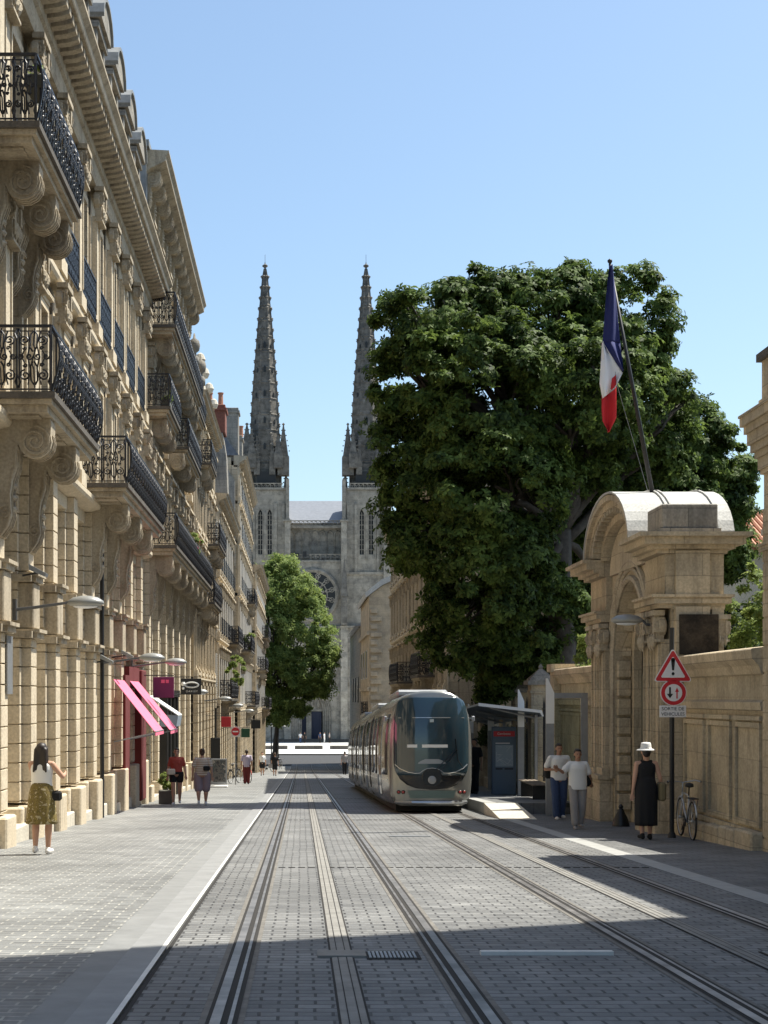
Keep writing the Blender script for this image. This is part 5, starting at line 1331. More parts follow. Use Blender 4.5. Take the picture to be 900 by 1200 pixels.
m.add(V,[tuple(range(n)),tuple(range(2*n-1,n-1,-1))]+[(i,i+n,(i+1)%n+n,(i+1)%n) for i in range(n)]); cn=obj('canopy',m,'totem',sh); m=MB(); m.prism([(5.13,2.9+g1),(5.13,2.99+g1),(6.96,2.78+g1),(7.02,2.6+g1),(6.97,2.6+g1),(6.92,2.7+g1)],'y',44.44,44.498); obj('edge_trim',m,'white_paint',cn)
for y in (44.7,48.2,51.7,55):
    g=gz(y); m=MB(); m.box(6.8,6.88,y,y+.08,g,g+2.65); m.tube([(6.84,y+.04,g+2.55),(5.5,y+.04,g+2.85)],.03,6); obj('bracket_post',m,'steel_grey',sh)
def glassmat():
    m,nt,b=newmat('clear_glass'); b.inputs['Base Color'].default_value=(.55,.62,.6,1); b.inputs['Roughness'].default_value=.03; b.inputs['Transmission Weight'].default_value=1; b.inputs['IOR'].default_value=1.1
    return m
glassmat()
for y in(44.8,48.3,51.8):
    g=gz(y+3.2); m=MB(); m.box(6.9,6.915,y+.1,y+3.3,g+.5,gz(y)+2.4); obj('glass_panel',m,'clear_glass',sh)
pt=thing('portal_frame',(6.5,37.6,gz(37.6)),'tall grey rectangular steel frame at the near end of the tram stop','frame')
y=37.5; g=gz(y); m=MB(); m.prism([(5.98,g),(5.98,g+3.35),(6.02,g+3.35),(6.17,g+3.0),(6.17,g)],'y',y,y+.1); p=obj('post',m,'steel_grey',pt)
m=MB(); m.prism([(5.975,g+2.25),(5.975,g+3.355),(6.02,g+3.355),(6.175,g+3.0),(6.175,g+2.25)],'y',y-.015,y-.002); obj('post_head',m,'white_paint',p)
m=MB(); m.box(6.84,7.0,y,y+.1,g,g+3.0); obj('post',m,'steel_grey',pt); m=MB(); m.box(6.175,6.835,y,y+.1,g+2.87,g+3.0); obj('crossbar',m,'steel_grey',pt)
m=MB(); m.box(6.2,6.82,y+.04,y+.055,g+.2,g+2.86); obj('glass_panel',m,'clear_glass',pt)
to=thing('information_panel',(6.2,46.4,gz(46.4)+.28),'dark blue-grey information panel with a red header and a transit map','information panel')
y=46.4; g=gz(y)+.28; m=MB(); m.bbox(5.76,6.5,y,y+.22,g,g+2.05,.02); obj('cabinet',m,'totem',to)
m=MB(); m.box(5.81,6.45,y-.012,y-.002,g+1.76,g+1.92); h=obj('header',m,'sign_red',to)
text_mesh('Gambetta',.1,(6.12,y-.016,g+1.84),(PI/2,0,0),'sign_white',h,ext=.002)
m=MB(); m.box(5.87,6.4,y-.012,y-.002,g+.85,g+1.5); mp_=obj('map',m,'map_paper',to)
rg=random.Random(5); m=MB()
for k in range(9):
    pts=[(rg.uniform(5.9,6.37),y-.016,g+rg.uniform(.9,1.45))]
    for q in range(3):
        a=pts[-1]; pts.append((min(6.37,max(5.9,a[0]+rg.uniform(-.2,.2))),y-.016,min(g+1.45,max(g+.9,a[2]+rg.uniform(-.15,.15)))))
    m.tube(pts,.004,4)
obj('map_line',m,'soft_white',mp_)
m=MB(); m.box(5.87,6.08,y-.012,y-.002,g+.76,g+.8); m.box(6.14,6.4,y-.012,y-.002,g+.76,g+.8); obj('caption_bar',m,'black_paint',to)
m=MB(); m.box(5.87,6.3,y-.012,y-.002,g+1.54,g+1.57); obj('caption_bar',m,'sign_white',to)
be=thing('bench',(6.5,42.5,gz(42.5)+.28),'dark bench with a thin slatted seat under the near end of the tram shelter','bench')
g=gz(42.5)+.28; m=MB()
for k in range(4): m.bbox(6.2+k*.12,6.3+k*.12,41.2,43.8,g+.42,g+.46,.01)
obj('seat',m,'bench_wood',be)
for y in(41.4,43.6): m=MB(); m.box(6.24,6.62,y-.04,y+.04,g-.02,g+.42); obj('leg',m,'dark_iron',be)
# ================================================================= flag
fl=thing('flag',(7.25,31.6,5.7),'french tricolour hanging limp from a leaning pole on top of the gateway','flag')
A=Vector((7.25,31.6,5.55)); Bp=Vector((6.35,31.6,10.42))
m=MB(); m.tube([A,A.lerp(Bp,.5),Bp],[.05,.04,.028],8); m.lathe([(.02,0),(.05,.03),(.05,.07),(.01,.1)],Bp.x,Bp.y,8,'z',Bp.z); obj('pole',m,'dark_iron',fl,smooth=True)
m=MB(); m.tube([Bp+Vector((-.03,-.05,-.05)),(6.45,31.5,8.0),(7.1,31.5,5.75)],.006,4); obj('halyard',m,'steel_grey',fl)
def Fp(px,py,d=0): return ((px-353)*31.5/1800,31.42+d,1.5+(817-py)*31.5/1800)
def cloth(rows,mat,fold=.07,seed=0):
    m=MB(); nu=10; V=[]
    # subdivide rows
    R=[]
    for (a,b) in zip(rows,rows[1:]):
        for k in range(5): t=k/5; R.append([a[i]+(b[i]-a[i])*t for i in range(3)])
    R.append(list(rows[-1]))
    for sgn in(0,.012):
        for (yl,xl,xr) in [(r[0],r[1],r[2]) for r in R]:
            for i in range(nu+1):
                u=i/nu; x=xl+(xr-xl)*u; V.append(Fp(x,yl if not isinstance(yl,tuple) else yl[0],fold*math.sin(u*7+seed+yl*.02)+sgn))
    n=len(R); k=n*(nu+1); F=[(j*(nu+1)+i,j*(nu+1)+i+1,(j+1)*(nu+1)+i+1,(j+1)*(nu+1)+i) for j in range(n-1) for i in range(nu)]; F+=[tuple(a+k for a in reversed(f)) for f in F]
    bd=[(i,0) for i in range(nu+1)]+[(nu,j) for j in range(1,n)]+[(i,n-1) for i in range(nu-1,-1,-1)]+[(0,j) for j in range(n-2,0,-1)]
    for a,b in zip(bd,bd[1:]+bd[:1]):
        ia=a[1]*(nu+1)+a[0]; ib=b[1]*(nu+1)+b[0]; F.append((ia,ib,ib+k,ia+k))
    m.add(V,F); obj(mat,m,mat,fl,smooth=True)
def poly_cloth(pts,mat,d):
    # triangular fan drape with folds: polygon in photo plane, real thickness
    m=MB(); m.prism([(Fp(x,y)[0],Fp(x,y)[2]) for x,y in pts],'y',31.42+d,31.42+d+.015); return m
cloth([(312,713,717.5),(345,710,721.5),(390,707,725.5),(402,705.5,726.5)],'flag_blue')
# lower blue wedge, white, red
def drape(ptsL,ptsR,mat,d0,seed):
    """left and right edge polylines with the same count"""
    m=MB(); nu=8; V=[]; n=len(ptsL)
    for s in(0,.012):
        for j in range(n):
            for i in range(nu+1):
                u=i/nu; x=ptsL[j][0]+(ptsR[j][0]-ptsL[j][0])*u; y=ptsL[j][1]+(ptsR[j][1]-ptsL[j][1])*u
                V.append(Fp(x,y,.07*math.sin(u*7+seed+y*.02)+d0+s))
    k=n*(nu+1); F=[(j*(nu+1)+i,j*(nu+1)+i+1,(j+1)*(nu+1)+i+1,(j+1)*(nu+1)+i) for j in range(n-1) for i in range(nu)]; F+=[tuple(a+k for a in reversed(f)) for f in F]
    bd=[(i,0) for i in range(nu+1)]+[(nu,j) for j in range(1,n)]+[(i,n-1) for i in range(nu-1,-1,-1)]+[(0,j) for j in range(n-2,0,-1)]
    for a,b in zip(bd,bd[1:]+bd[:1]):
        ia=a[1]*(nu+1)+a[0]; ib=b[1]*(nu+1)+b[0]; F.append((ia,ib,ib+k,ia+k))
    m.add(V,F); obj(mat,m,mat,fl,smooth=True)
drape([(705.5,402),(713,415),(722,428),(729,435)],[(726.5,402),(727.5,413),(729,425),(729.4,436)],'flag_blue',0,0)
drape([(705.5,401),(703.5,430),(702,450),(705,468)],[(706,401),(722,428),(728.5,438),(720,456)],'flag_white',.03,.6)
drape([(704.5,455),(704,480),(705,494),(712,506)],[(721,440),(721.5,475),(721.5,490),(713.5,507)],'flag_red',.06,1.2)
# ================================================================= lamps
def lamp(wx,hx,y,z,label,group='street lamps on wall arms',sx=1):
    t=thing('street_lamp',(wx,y,z),label,'street lamp',group); s=1 if hx>wx else -1
    m=MB(); m.tube([(wx,y,z-.12),(wx+s*.35,y,z-.08),(hx-s*.3,y,z)],[.03,.028,.024],7); m.box(wx-.03,wx+.03,y-.06,y+.06,z-.3,z+.06); obj('arm',m,'lamp_arm',t,smooth=False)
    m=MB(); m.lathe([(.02,-.05),(.16,-.05),(.2,-.02),(.19,.03),(.13,.09),(.05,.115),(.01,.12)],hx,y,14,'z',z,0,1.6,.8); obj('lamp_head',m,'lamp_body',t,smooth=True)
    m=MB(); m.lathe([(.14,-.052),(.12,-.08),(.03,-.1)],hx,y,12,'z',z,0,1.6,.8); obj('lens',m,'lens',t,smooth=True); return t
lamp(-4.85,-3.65,26,3.1,'nearest grey wall lamp on the left, jutting over the pavement from a rusticated pier')
for i,(px,py,y) in enumerate(((178,771,37),(206,776,43.5),(234,811,56),(264,819,72),(279,827,84),(292,833,98),(300,846,118))):
    x=(px-353)*y/1800; z=1.5+(817-py)*y/1800
    wx=(-4.8,-4.8,-4.8,-4.7,-4.5,-4.5,-4.1)[i]
    lamp(wx,x,y,z,['second grey wall lamp on the left, just before the pink awnings','third wall lamp on the left, directly above the pink awnings','wall lamp just behind the black shop sign','wall lamp above the red shop sign','wall lamp above the round no entry sign','small distant wall lamp beyond the no entry sign','farthest little wall lamp near the leafy tree'][i])
lamp(7.0,6.28,29.6,2.98,'grey street lamp on a short arm fixed to the gateway pilaster')
# ================================================================= road signs on the right
sp=thing('road_sign',(6.66,27.6,gz(27.6)),'dark post with a red triangle warning sign above a round arrow sign','road sign')
x,y=6.66,27.6; g=gz(y)
m=MB(); m.tube([(x,y,g),(x,y,2.75)],.045,10); m.lathe([(.08,0),(.07,.06),(.05,.1)],x,y,10,'z',g); obj('post',m,'dark_iron',sp,smooth=False)
def tri(s,yy0,yy1,cz,r=.05):
    h=s*math.sqrt(3)/2; c=[(x-s/2,cz-h/3),(x+s/2,cz-h/3),(x,cz+2*h/3)]; pts=[]
    for i,(cx,cz_) in enumerate(c):
        base=[PI*7/6,PI*11/6,PI/2][i]
        for k in range(-3,4): a=base+k*PI/9; pts.append((cx+ -0+r*math.cos(a),cz_+r*math.sin(a)))
    m=MB(); m.prism(pts,'y',yy0,yy1); return m
cz=1.98
t1=obj('triangle_sign',tri(.58,y-.08,y-.06,cz,.035),'sign_white',sp); obj('border',tri(.55,y-.084,y-.0805,cz,.03),'sign_red',t1); obj('field',tri(.38,y-.088,y-.0845,cz,.02),'sign_white',t1)
m=MB(); m.prism([(x-.036,cz+.19),(x+.036,cz+.19),(x+.018,cz+.0),(x-.018,cz+.0)],'y',y-.092,y-.0885); m.lathe([(.036,0),(.036,.0035)],x,y-.092,12,'y',cz+.19); m.lathe([(.028,0),(.028,.0035)],x,y-.092,12,'y',cz-.06); obj('exclamation_mark',m,'black_paint',t1)
cz=1.58
m=MB(); m.lathe([(.235,0),(.235,.02)],x+.01,y-.08,28,'y',cz); t2=obj('round_sign',m,'sign_white',sp)
m=MB(); m.lathe([(.222,0),(.222,.003)],x+.01,y-.084,28,'y',cz); obj('border',m,'sign_red',t2)
m=MB(); m.lathe([(.155,0),(.155,.003)],x+.01,y-.088,28,'y',cz); obj('field',m,'sign_white',t2)
def arrow(cx,cz,w,h,up,mat,hw):
    s=1 if up else -1; m=MB(); m.prism([(cx-w,cz-s*h),(cx+w,cz-s*h),(cx+w,cz+s*h*.2),(cx+hw,cz+s*h*.2),(cx,cz+s*h),(cx-hw,cz+s*h*.2),(cx-w,cz+s*h*.2)],'y',y-.092,y-.0885); obj('arrow',m,mat,t2)
arrow(x-.055,cz,.016,.1,False,'black_paint',.055); arrow(x+.07,cz-.005,.011,.1,True,'sign_red',.034)
m=MB(); m.bbox(x-.24,x+.24,y-.08,y-.065,1.14,1.35,.006); t3=obj('plate',m,'sign_white',sp)
text_mesh('SORTIE DE',.085,(x,y-.083,1.29),(PI/2,0,0),'black_paint',t3,ext=.001); text_mesh('VEHICULES',.085,(x,y-.083,1.195),(PI/2,0,0),'black_paint',t3,ext=.001)
# ================================================================= bicycles
def bicycle(loc,rz,label,paint='steel_grey',group=None):
    t=thing('bicycle',loc,label,'bicycle',group); L0=Vector(loc)
    def o_(n,mb,mt,p=None,smooth=True): return obj(n,mb,mt,p or t,loc,smooth=smooth,local=True)
    for wx in(-.52,.52):
        m=MB(); m.tube([(wx+.33*math.cos(2*PI*k/28),0,.35+.33*math.sin(2*PI*k/28)) for k in range(28)],.018,6,closed=True); w_=o_('wheel',m,'rubber')
        m=MB(); m.tube([(wx+.305*math.cos(2*PI*k/28),0,.35+.305*math.sin(2*PI*k/28)) for k in range(28)],.01,5,closed=True)
        for k in range(14):
            a=2*PI*k/14; m.tube([(wx,.02*(-1)**k,.35),(wx+.3*math.cos(a),0,.35+.3*math.sin(a))],.0022,3)
        m.lathe([(.02,-.04),(.02,.04)],wx,0,8,'y',.35); o_('rim',m,'galvanised',w_)
        m=MB(); m.tube([(wx+.37*math.cos(a*PI/12),0,.35+.37*math.sin(a*PI/12)) for a in range(2,12)],.02,4); o_('mudguard',m,paint)
    m=MB(); bb=(-.08,0,.3); st=(-.2,0,.78); hd=(.36,0,.8); hb_=(.4,0,.66)
    for a,b,r in((bb,st,.016),(st,hd,.015),(bb,hb_,.018),(hd,hb_,.02),(hb_,(.52,0,.35),.014),(bb,(-.52,0,.35),.011),(st,(-.52,0,.35),.009)): m.tube([a,b],r,7)
    m.tube([(hd),(.33,0,.98)],.014,6); o_('frame',m,paint)
    m=MB(); m.tube([(.2,-.3,1.0),(.33,-.22,1.02),(.36,0,.98),(.33,.22,1.02),(.2,.3,1.0)],.012,6); hb2=o_('handlebar',m,'galvanised')
    m=MB(); 
    for s in(-1,1): m.tube([(.2,s*.3,1.0),(.08,s*.31,.99)],.018,6)
    o_('grip',m,'rubber',hb2)
    m=MB(); m.tube([st,(-.23,0,.93)],.013,6); m.lathe([(.02,-.04),(.09,-.02),(.08,.03),(.02,.05)],-.26,0,10,'z',.96,0,1.5,.8); o_('saddle',m,'rubber')
    m=MB(); m.lathe([(.085,-.01),(.085,.01)],-.08,.05,14,'y',.3); m.tube([(-.08,.06,.3),(-.03,.09,.16)],.01,5); m.tube([(-.08,-.06,.3),(-.13,-.09,.44)],.01,5); m.tube([(-.08,.05,.385),(-.52,.05,.38)],.004,4); m.tube([(-.08,.05,.215),(-.52,.05,.32)],.004,4); o_('crank',m,'dark_iron')
    m=MB(); m.box(-.72,-.3,-.07,.07,.74,.755); m.tube([(-.68,.06,.74),(-.53,.04,.36)],.006,4); m.tube([(-.68,-.06,.74),(-.53,-.04,.36)],.006,4); o_('rack',m,'dark_iron')
    t.rotation_euler=(0,0,rz); return t
b_=bicycle((6.86,27.35,gz(27.35)),PI/2,'white and grey city bicycle leaning against the garden wall behind the sign post','galvanised'); b_.rotation_euler=(0,.0,PI/2-.05)
bicycle((-3.45,79.5,gz(79.5)),1.2,'dark bicycle parked on the left pavement beyond the advertising board','dark_iron')
bicycle((-2.9,82,gz(82)),1.9,'second small bicycle parked beyond the advertising board, closer to the tracks','red_paint')
# ================================================================= shop fronts on the left
def awning(y0,y1,zt,zb,pj,label,mat='pink_cloth',group=None):
    t=thing('awning',(XF+.1,(y0+y1)/2,zt),label,'awning',group); x0=XF+.2; x1=x0+pj
    m=MB(); m.prism([(x0,zt),(x1,zb),(x1,zb-.02),(x0,zt-.025)],'y',y0,y1); obj('cloth',m,mat,t)
    m=MB(); m.prism([(x1,zb),(x1+.012,zb-.01),(x1+.012,zb-.1),(x1,zb-.1)],'y',y0,y1); obj('valance',m,mat,t)
    m=MB(); 
    for y in(y0+.05,y1-.05): m.tube([(x0,y,zb-.25),(x1-.02,y,zb-.03)],.015,5)
    m.tube([(x1,y0,zb),(x1,y1,zb)],.02,6); obj('frame',m,'steel_grey',t); return t
awning(38.9,41.2,1.95,.62,1.05,'nearer bright pink awning stretched out over the left pavement',group='pink shop awnings')
awning(42.6,44.9,1.95,.58,1.12,'farther bright pink awning stretched out over the left pavement',group='pink shop awnings')
m=MB(); m.bbox(XF-.2,XF+.28,45.1,46.3,-1.55,2.3,.03); m.box(XF-.2,XF+.22,41.35,42.45,-1.2,2.1); m.box(XF-.2,XF+.2,42.45,45.1,1.75,2.35); o=obj('shopfront',m,'maroon_cloth'); tag(o,'dark red painted shopfront behind the farther pink awning','shopfront')
def hang_sign(y,x0,x1,z0,z1,mat,label,cat='shop sign',txt=None,tm='sign_white',arm=True,th=.06):
    t=thing('shop_sign',(x0,y,z1),label,cat)
    m=MB(); m.bbox(x0,x1,y,y+th,z0,z1,.01); b=obj('board',m,mat,t)
    if arm: m=MB(); m.tube([(XF+.1,y+th/2,z1+.05),(x1,y+th/2,z1+.05)],.015,5); m.tube([(x0+.1,y+th/2,z1),(x0+.1,y+th/2,z1+.05)],.01,4); obj('bracket',m,'dark_iron',t)
    return t,b
t,b=hang_sign(45.6,-4.4,-3.78,1.48,2.1,'purple','plum purple square hanging shop sign above the pink awnings')
m=MB(); m.box(-4.16,-4.05,45.585,45.598,1.92,2.02); m.box(-4.02,-3.93,45.585,45.598,1.92,2.02); obj('emblem',m,'pink_cloth',b)
t,b=hang_sign(52.5,-4.12,-3.42,1.5+(817-814)*52.5/1800,1.5+(817-795)*52.5/1800,'black_paint','black hanging shop sign with a white oval ring and small lettering')
m=MB(); cx,cz=-3.74,1.92; m.tube([(cx+.23*math.cos(2*PI*k/28),52.49,cz+.085*math.sin(2*PI*k/28)) for k in range(28)],.028,6,closed=True); obj('emblem',m,'soft_white',b)
text_mesh('OAKLEY',.09,(cx,52.49,1.7),(PI/2,0,0),'soft_white',b,ext=.003,spacing=1.3)
m=MB(); m.lathe([(.05,-.07),(.08,0),(.05,.07)],-4.03,52.46,8,'z',1.95); m.lathe([(.03,-.04),(.05,0),(.03,.04)],-4.03,52.46,8,'z',1.8); obj('hanging_tag',m,'soft_white',b)
# white lantern-like awning
aw=thing('white_awning',(-4.5,48.6,1.3),'small white sloping awning with a glass valance box just beyond the pink awnings','awning')
m=MB(); m.prism([(-4.75,1.55),(-3.85,.95),(-3.85,.92),(-4.75,1.5)],'y',48.0,49.6); obj('cloth',m,'white_paint',aw); m=MB(); m.prism([(-4.45,.93),(-3.85,.93),(-3.9,.58),(-4.4,.58)],'y',48.0,49.6); obj('valance',m,'map_paper',aw)
# dark blue shop surround
m=MB(); 
for yy in (53.2,54.6,56.2,57.6): m.bbox(XF-.1,XF+.32,yy,yy+.35,gz(58)+.0,1.5,.03)
m.box(XF-.1,XF+.36,53.1,58.1,1.5,1.75); sf=obj('shopfront',m,'black_paint'); tag(sf,'black painted timber shopfront columns under the black hanging sign','shopfront')
t,b=hang_sign(74.2,-3.87,-3.4,.06,.55,'sign_red','red hanging shop sign over the left pavement behind the black one')
t2_=hang_sign(88,-3.45,-2.95,-.8,-.3,'green_paint','small dark green square shop sign far along the left side')
t2_=hang_sign(98,-3.2,-2.6,-.5,.05,'black_paint','small dark rectangular shop sign far along the left side')
# advertising board hung lower + no entry sign
x,y=-3.25,76.0; g=gz(y)
ne=thing('no_entry_sign',(x,y,g),'round red no entry sign on a post by the left pavement','road sign')
m=MB(); m.tube([(x,y,g),(x,y,.1)],.03,8); obj('post',m,'steel_grey',ne); m=MB(); m.box(x-.23,x+.23,y-.05,y-.035,-.47,.04); obj('backing',m,'soft_white',ne)
m=MB(); m.lathe([(.2,0),(.2,.02)],x,y-.08,24,'y',-.2); d=obj('disc',m,'sign_red',ne); m=MB(); m.box(x-.14,x+.14,y-.086,y-.081,-.235,-.165); obj('bar',m,'sign_white',d)
# menu totem (tall black)
m=MB(); m.bbox(-4.25,-3.8,72,72.15,gz(72),-.4,.02); m.tube([(-4.02,72.07,-.4),(-4.02,72.07,1.0)],.05,6); o=obj('black_panel',m,'black_paint'); tag(o,'tall narrow black panel standing behind the advertising board','panel')
# advertising A-board
x,y=-3.72,69.5; g=gz(y); ab=thing('advertising_board',(x,y,g),'grey framed poster board on a low white foot on the left pavement','advertising board')
m=MB(); m.bbox(x-.36,x+.36,y,y+.06,g+.12,g+1.3,.01); obj('frame',m,'steel_grey',ab); m=MB(); m.box(x-.3,x+.3,y-.012,y-.001,g+.25,g+1.24); obj('poster',m,'poster',ab); m=MB(); m.bbox(x-.4,x+.4,y-.25,y+.3,g,g+.1,.03); obj('foot',m,'soft_white',ab)
# plant pot by the red shopfront
x,y=-4.1,46.5; g=gz(y); pl=thing('potted_plant',(x,y,g),'leafy plant in a dark square pot beside the woman in the red top','potted plant')
m=MB(); m.bbox(x-.2,x+.2,y-.2,y+.2,g,g+.42,.02); obj('pot',m,'pot',pl); V,F=leaves([(x,y,g+.6,.2,.2,.25),(x-.08,y,g+.8,.12,.12,.15)],500,.08,3,5,clump=.12); mesh_np('foliage',V,F,'shrub_leaf',pl,(x,y,g))
# wall boxes, small signs, spotlights on the near piers
m=MB(); m.box(-4.78,-4.76,24.9,25.35,1.55,2.5); o=obj('wall_plaque',m,'steel_grey'); tag(o,'grey rectangular plaque fixed to the nearest rusticated pier','plaque')
for i,(px,py,y) in enumerate(((46,671,27.0),(126,774,36.2),(150,768,39.5))):
    x=(px-353)*y/1800; z=1.5+(817-py)*y/1800; t=thing('floodlight',(x,y,z),['grey floodlight above the nearest wall lamp on the first pier','small white floodlight over the piers before the pink awnings','white floodlight directly above the nearer pink awning'][i],'floodlight')
    m=MB(); m.prism([(x-.16,z+.14),(x+.14,z-.02),(x+.12,z-.08),(x-.16,z+.04)],'y',y-.14,y+.14); obj('housing',m,'lamp_body' if i else 'steel_grey',t); m=MB(); m.tube([(-4.9,y,z-.05),(x,y,z)],.02,5); obj('bracket',m,'dark_iron',t)
# balcony plants
def bplant(x,y,z,label,n=500,r=.3,leaf=.09,flower=False):
    t=thing('balcony_plant',(x,y,z),label,'plant'); m=MB(); m.bbox(x-.14,x+.14,y-.35,y+.35,z,z+.2,.02); obj('planter',m,'pot',t)
    V,F=leaves([(x,y,z+.35,r*.7,r*1.3,r)],n,leaf,3,int(y),clump=.15); mesh_np('foliage',V,F,'shrub_leaf',t,(x,y,z))
    if flower:
        V,F=leaves([(x,y,z+.4,r*.7,r*1.3,r)],n//4,leaf*.6,4,int(y)+3,clump=.12); mesh_np('flower',V,F,'pink_cloth',t,(x,y,z))
bplant(-4.05,23.6,10.75,'straggly plant on the rail of the topmost near balcony',160,.22,.06)
bplant(-4.25,48.5,10.65,'potted plant behind the railing of the small upper balcony',260,.2,.07)
bplant(-4.0,57.5,6.9,'pink flowering plant hanging on the long lower balcony',400,.35,.08,True)
bplant(-3.7,88,2.6,'bushy green plant overflowing a balcony far along the left',900,.8,.14)
bplant(-3.5,104,5.0,'green plant on a distant balcony of the gabled building',500,.5,.14)
# cast iron bollard-like drain pipe
m=MB(); m.tube([(-4.72,36.4,gz(36.4)),(-4.72,36.4,5.4)],.05,8); m.tube([(-4.72,48.0,gz(48)),(-4.72,48.0,13.0)],.06,8)
o=obj('drainpipe',MB().tube([(-4.72,36.4,gz(36.4)),(-4.72,36.4,5.4)],.05,8),'dark_iron'); tag(o,'thin dark drainpipe running down between the rusticated piers','drainpipe')
# ================================================================= people
def vox(name,fn,mat,parent,loc,size=.012,smooth=6):
    m=MB(); fn(m); me=bpy.data.meshes.new('tmp'); me.from_pydata(m.v,[],m.f)
    bm=bmesh.new(); bm.from_mesh(me); bmesh.ops.recalc_face_normals(bm,faces=bm.faces[:]); bm.to_mesh(me); bm.free()
    t=link(bpy.data.objects.new('tmp',me)); r=t.modifiers.new('r','REMESH'); r.mode='VOXEL'; r.voxel_size=size
    s=t.modifiers.new('s','SMOOTH'); s.factor=.5; s.iterations=smooth
    me2=bpy.data.meshes.new_from_object(t.evaluated_get(bpy.context.evaluated_depsgraph_get())); bpy.data.objects.remove(t)
    me2.materials.clear(); me2.materials.append(M[mat]); me2.polygons.foreach_set('use_smooth',[True]*len(me2.polygons))
    o=link(bpy.data.objects.new(name,me2)); WL[o.name]=Vector(loc)
    if parent: o.parent=parent; o.location=Vector(loc)-wl(parent)
    else: o.location=loc
    return o
def cap(m,a,b,ra,rb,n=12):
    """tapered capsule"""
    a=Vector(a);b=Vector(b);d=(b-a); L=d.length; d=d/L if L>1e-6 else Vector((0,0,1))
    pts=[];rs=[]
    for k in range(4): t=k/3*PI/2; pts.append(a-d*ra*math.cos(t)); rs.append(max(.001,ra*math.sin(t)))
    for k in range(1,4): t=k/3*PI/2; 
    pts2=[b+d*rb*math.sin(k/3*PI/2) for k in range(4)]; rs2=[max(.001,rb*math.cos(k/3*PI/2)) for k in range(4)]
    m.tube(pts+pts2,rs+rs2,n)
def ell(m,c,r,n=14):
    V=[];k=8
    m.grid(lambda u,v:(c[0]+r[0]*math.cos(2*PI*u)*math.sin(PI*(.001+.998*v)),c[1]+r[1]*math.sin(2*PI*u)*math.sin(PI*(.001+.998*v)),c[2]+r[2]*math.cos(PI*(.001+.998*v))),n,k,True)
    # close poles
    n0=len(m.v)-n*(k+1); m.f.append(tuple(range(n0+n-1,n0-1,-1))); m.f.append(tuple(range(n0+n*k,n0+n*k+n)))
def person(label,x,y,rz,H,P,outfit,skin='skin',hair='hair_dark',hairstyle='short',near=True,z=None,group=None):
    """local frame: person looks along -Y, right hand at -X. P: pose offsets"""
    g=gz(y) if z is None else z; t=thing('person',(x,y,g),label,'person',group); loc=(x,y,g); s=H/1.7; b=P.get('build',1.0); fem=P.get('fem',False)
    hipw=.095*(1.08 if fem else 1)*b; shw=(.165 if fem else .19)*(.5+.5*b)
    st=P.get('stride',.0); lr={}
    legs={}
    for sd,ph in((-1,st),(1,-st)):
        hip=Vector((sd*hipw,0,.92)); ank=Vector((sd*hipw*.75,-ph*.5,.085+(.06 if ph<0 else 0)*min(1,abs(st)*3))); knee=(hip+ank)/2+Vector((0,-.03-max(0,-ph)*.12,.0)); knee.z=.5
        toe=ank+Vector((sd*.02,-.15,-.05)); legs[sd]=(hip,knee,ank,toe)
    lean=P.get('lean',0)
    chest=Vector((0,.0+lean,1.25)); neckb=Vector((0,.01+lean,1.44)); head=Vector((0,-.015+lean,1.585))
    arms={}
    for sd in(-1,1):
        sh_=Vector((sd*shw,.01+lean,1.385)); e,w=P.get('armR' if sd<0 else 'armL',((sd*(.05),.03,-.28),(sd*.02,-.06,-.25)))
        el=sh_+Vector(e); wr=el+Vector(w); arms[sd]=(sh_,el,wr)
    SZ=lambda v: Vector(v)*s
    def body(m):
        C=lambda a,b_,ra,rb: cap(m,SZ(a),SZ(b_),ra*s,rb*s)
        E=lambda c,r: ell(m,SZ(c),[q*s for q in r])
        E((0,0,.95),(.155*b*(1.06 if fem else 1),.11*b,.13)); E((0,.0,1.1),(.13*b,.095*b,.16)); E((0,0+lean,1.27),(.155*(.5+.5*b),.105*b,.17)); 
        if fem:
            for sd in(-1,1): E((sd*.07,-.075+lean,1.26),(.06,.05,.06))
            for sd in(-1,1): E((sd*.07,.07,.93),(.075,.06,.08))
        C((-shw*.8,.01+lean,1.385),(shw*.8,.01+lean,1.385),.055,.055); C((0,.01+lean,1.38),(0,0+lean,1.52),.056,.05)
        for sd in(-1,1):
            h,k,a,to=legs[sd]; C(h,k,.085*b,.055*b); C(k,k+(a-k)*.35+Vector((0,.012,0)),.054*b,.056*b); C(k+(a-k)*.35+Vector((0,.012,0)),a,.055*b,.036)
            C(a+Vector((0,.03,-.04)),to,.036,.026)
            S_,el,wr=arms[sd]; C(S_,el,.048*b,.038*b); C(el,wr,.038*b,.025)
            d=(wr-el).normalized(); side=d.cross(Vector((0,1,0)) if abs(d.y)<.9 else Vector((1,0,0))).normalized(); up=side.cross(d)
            palm=wr+d*.075; m0=wr+d*.015
            for q in(-1,0,1): C(m0+side*q*.012,palm+side*q*.022,.016,.014)
            for q,L_ in((-1.5,.062),(-.5,.078),(.5,.072),(1.5,.055)):
                p0=palm+side*q*.019; p1=p0+d*L_*.55+up*.006; p2=p1+d*L_*.4+up*.022
                C(p0,p1,.0095,.0085); C(p1,p2,.0085,.007)
            C(m0+side*(-.02)+d*.01,m0-side*.045+d*.045,.011,.01); C(m0-side*.045+d*.045,m0-side*.05+d*.075+up*.01,.01,.008)
        hx,hy,hz=head
        E((hx,hy+.015,hz+.03),(.076,.094,.088)); E((hx,hy-.02,hz-.035),(.058,.07,.07)); E((hx,hy-.05,hz-.085),(.03,.03,.022))
        C((hx,hy-.085,hz+.01),(hx,hy-.108,hz-.022),.009,.014); E((hx,hy-.075,hz-.055),(.026,.02,.012))
        for sd in(-1,1): E((sd*.077,hy+.01,hz),(.012,.022,.03))
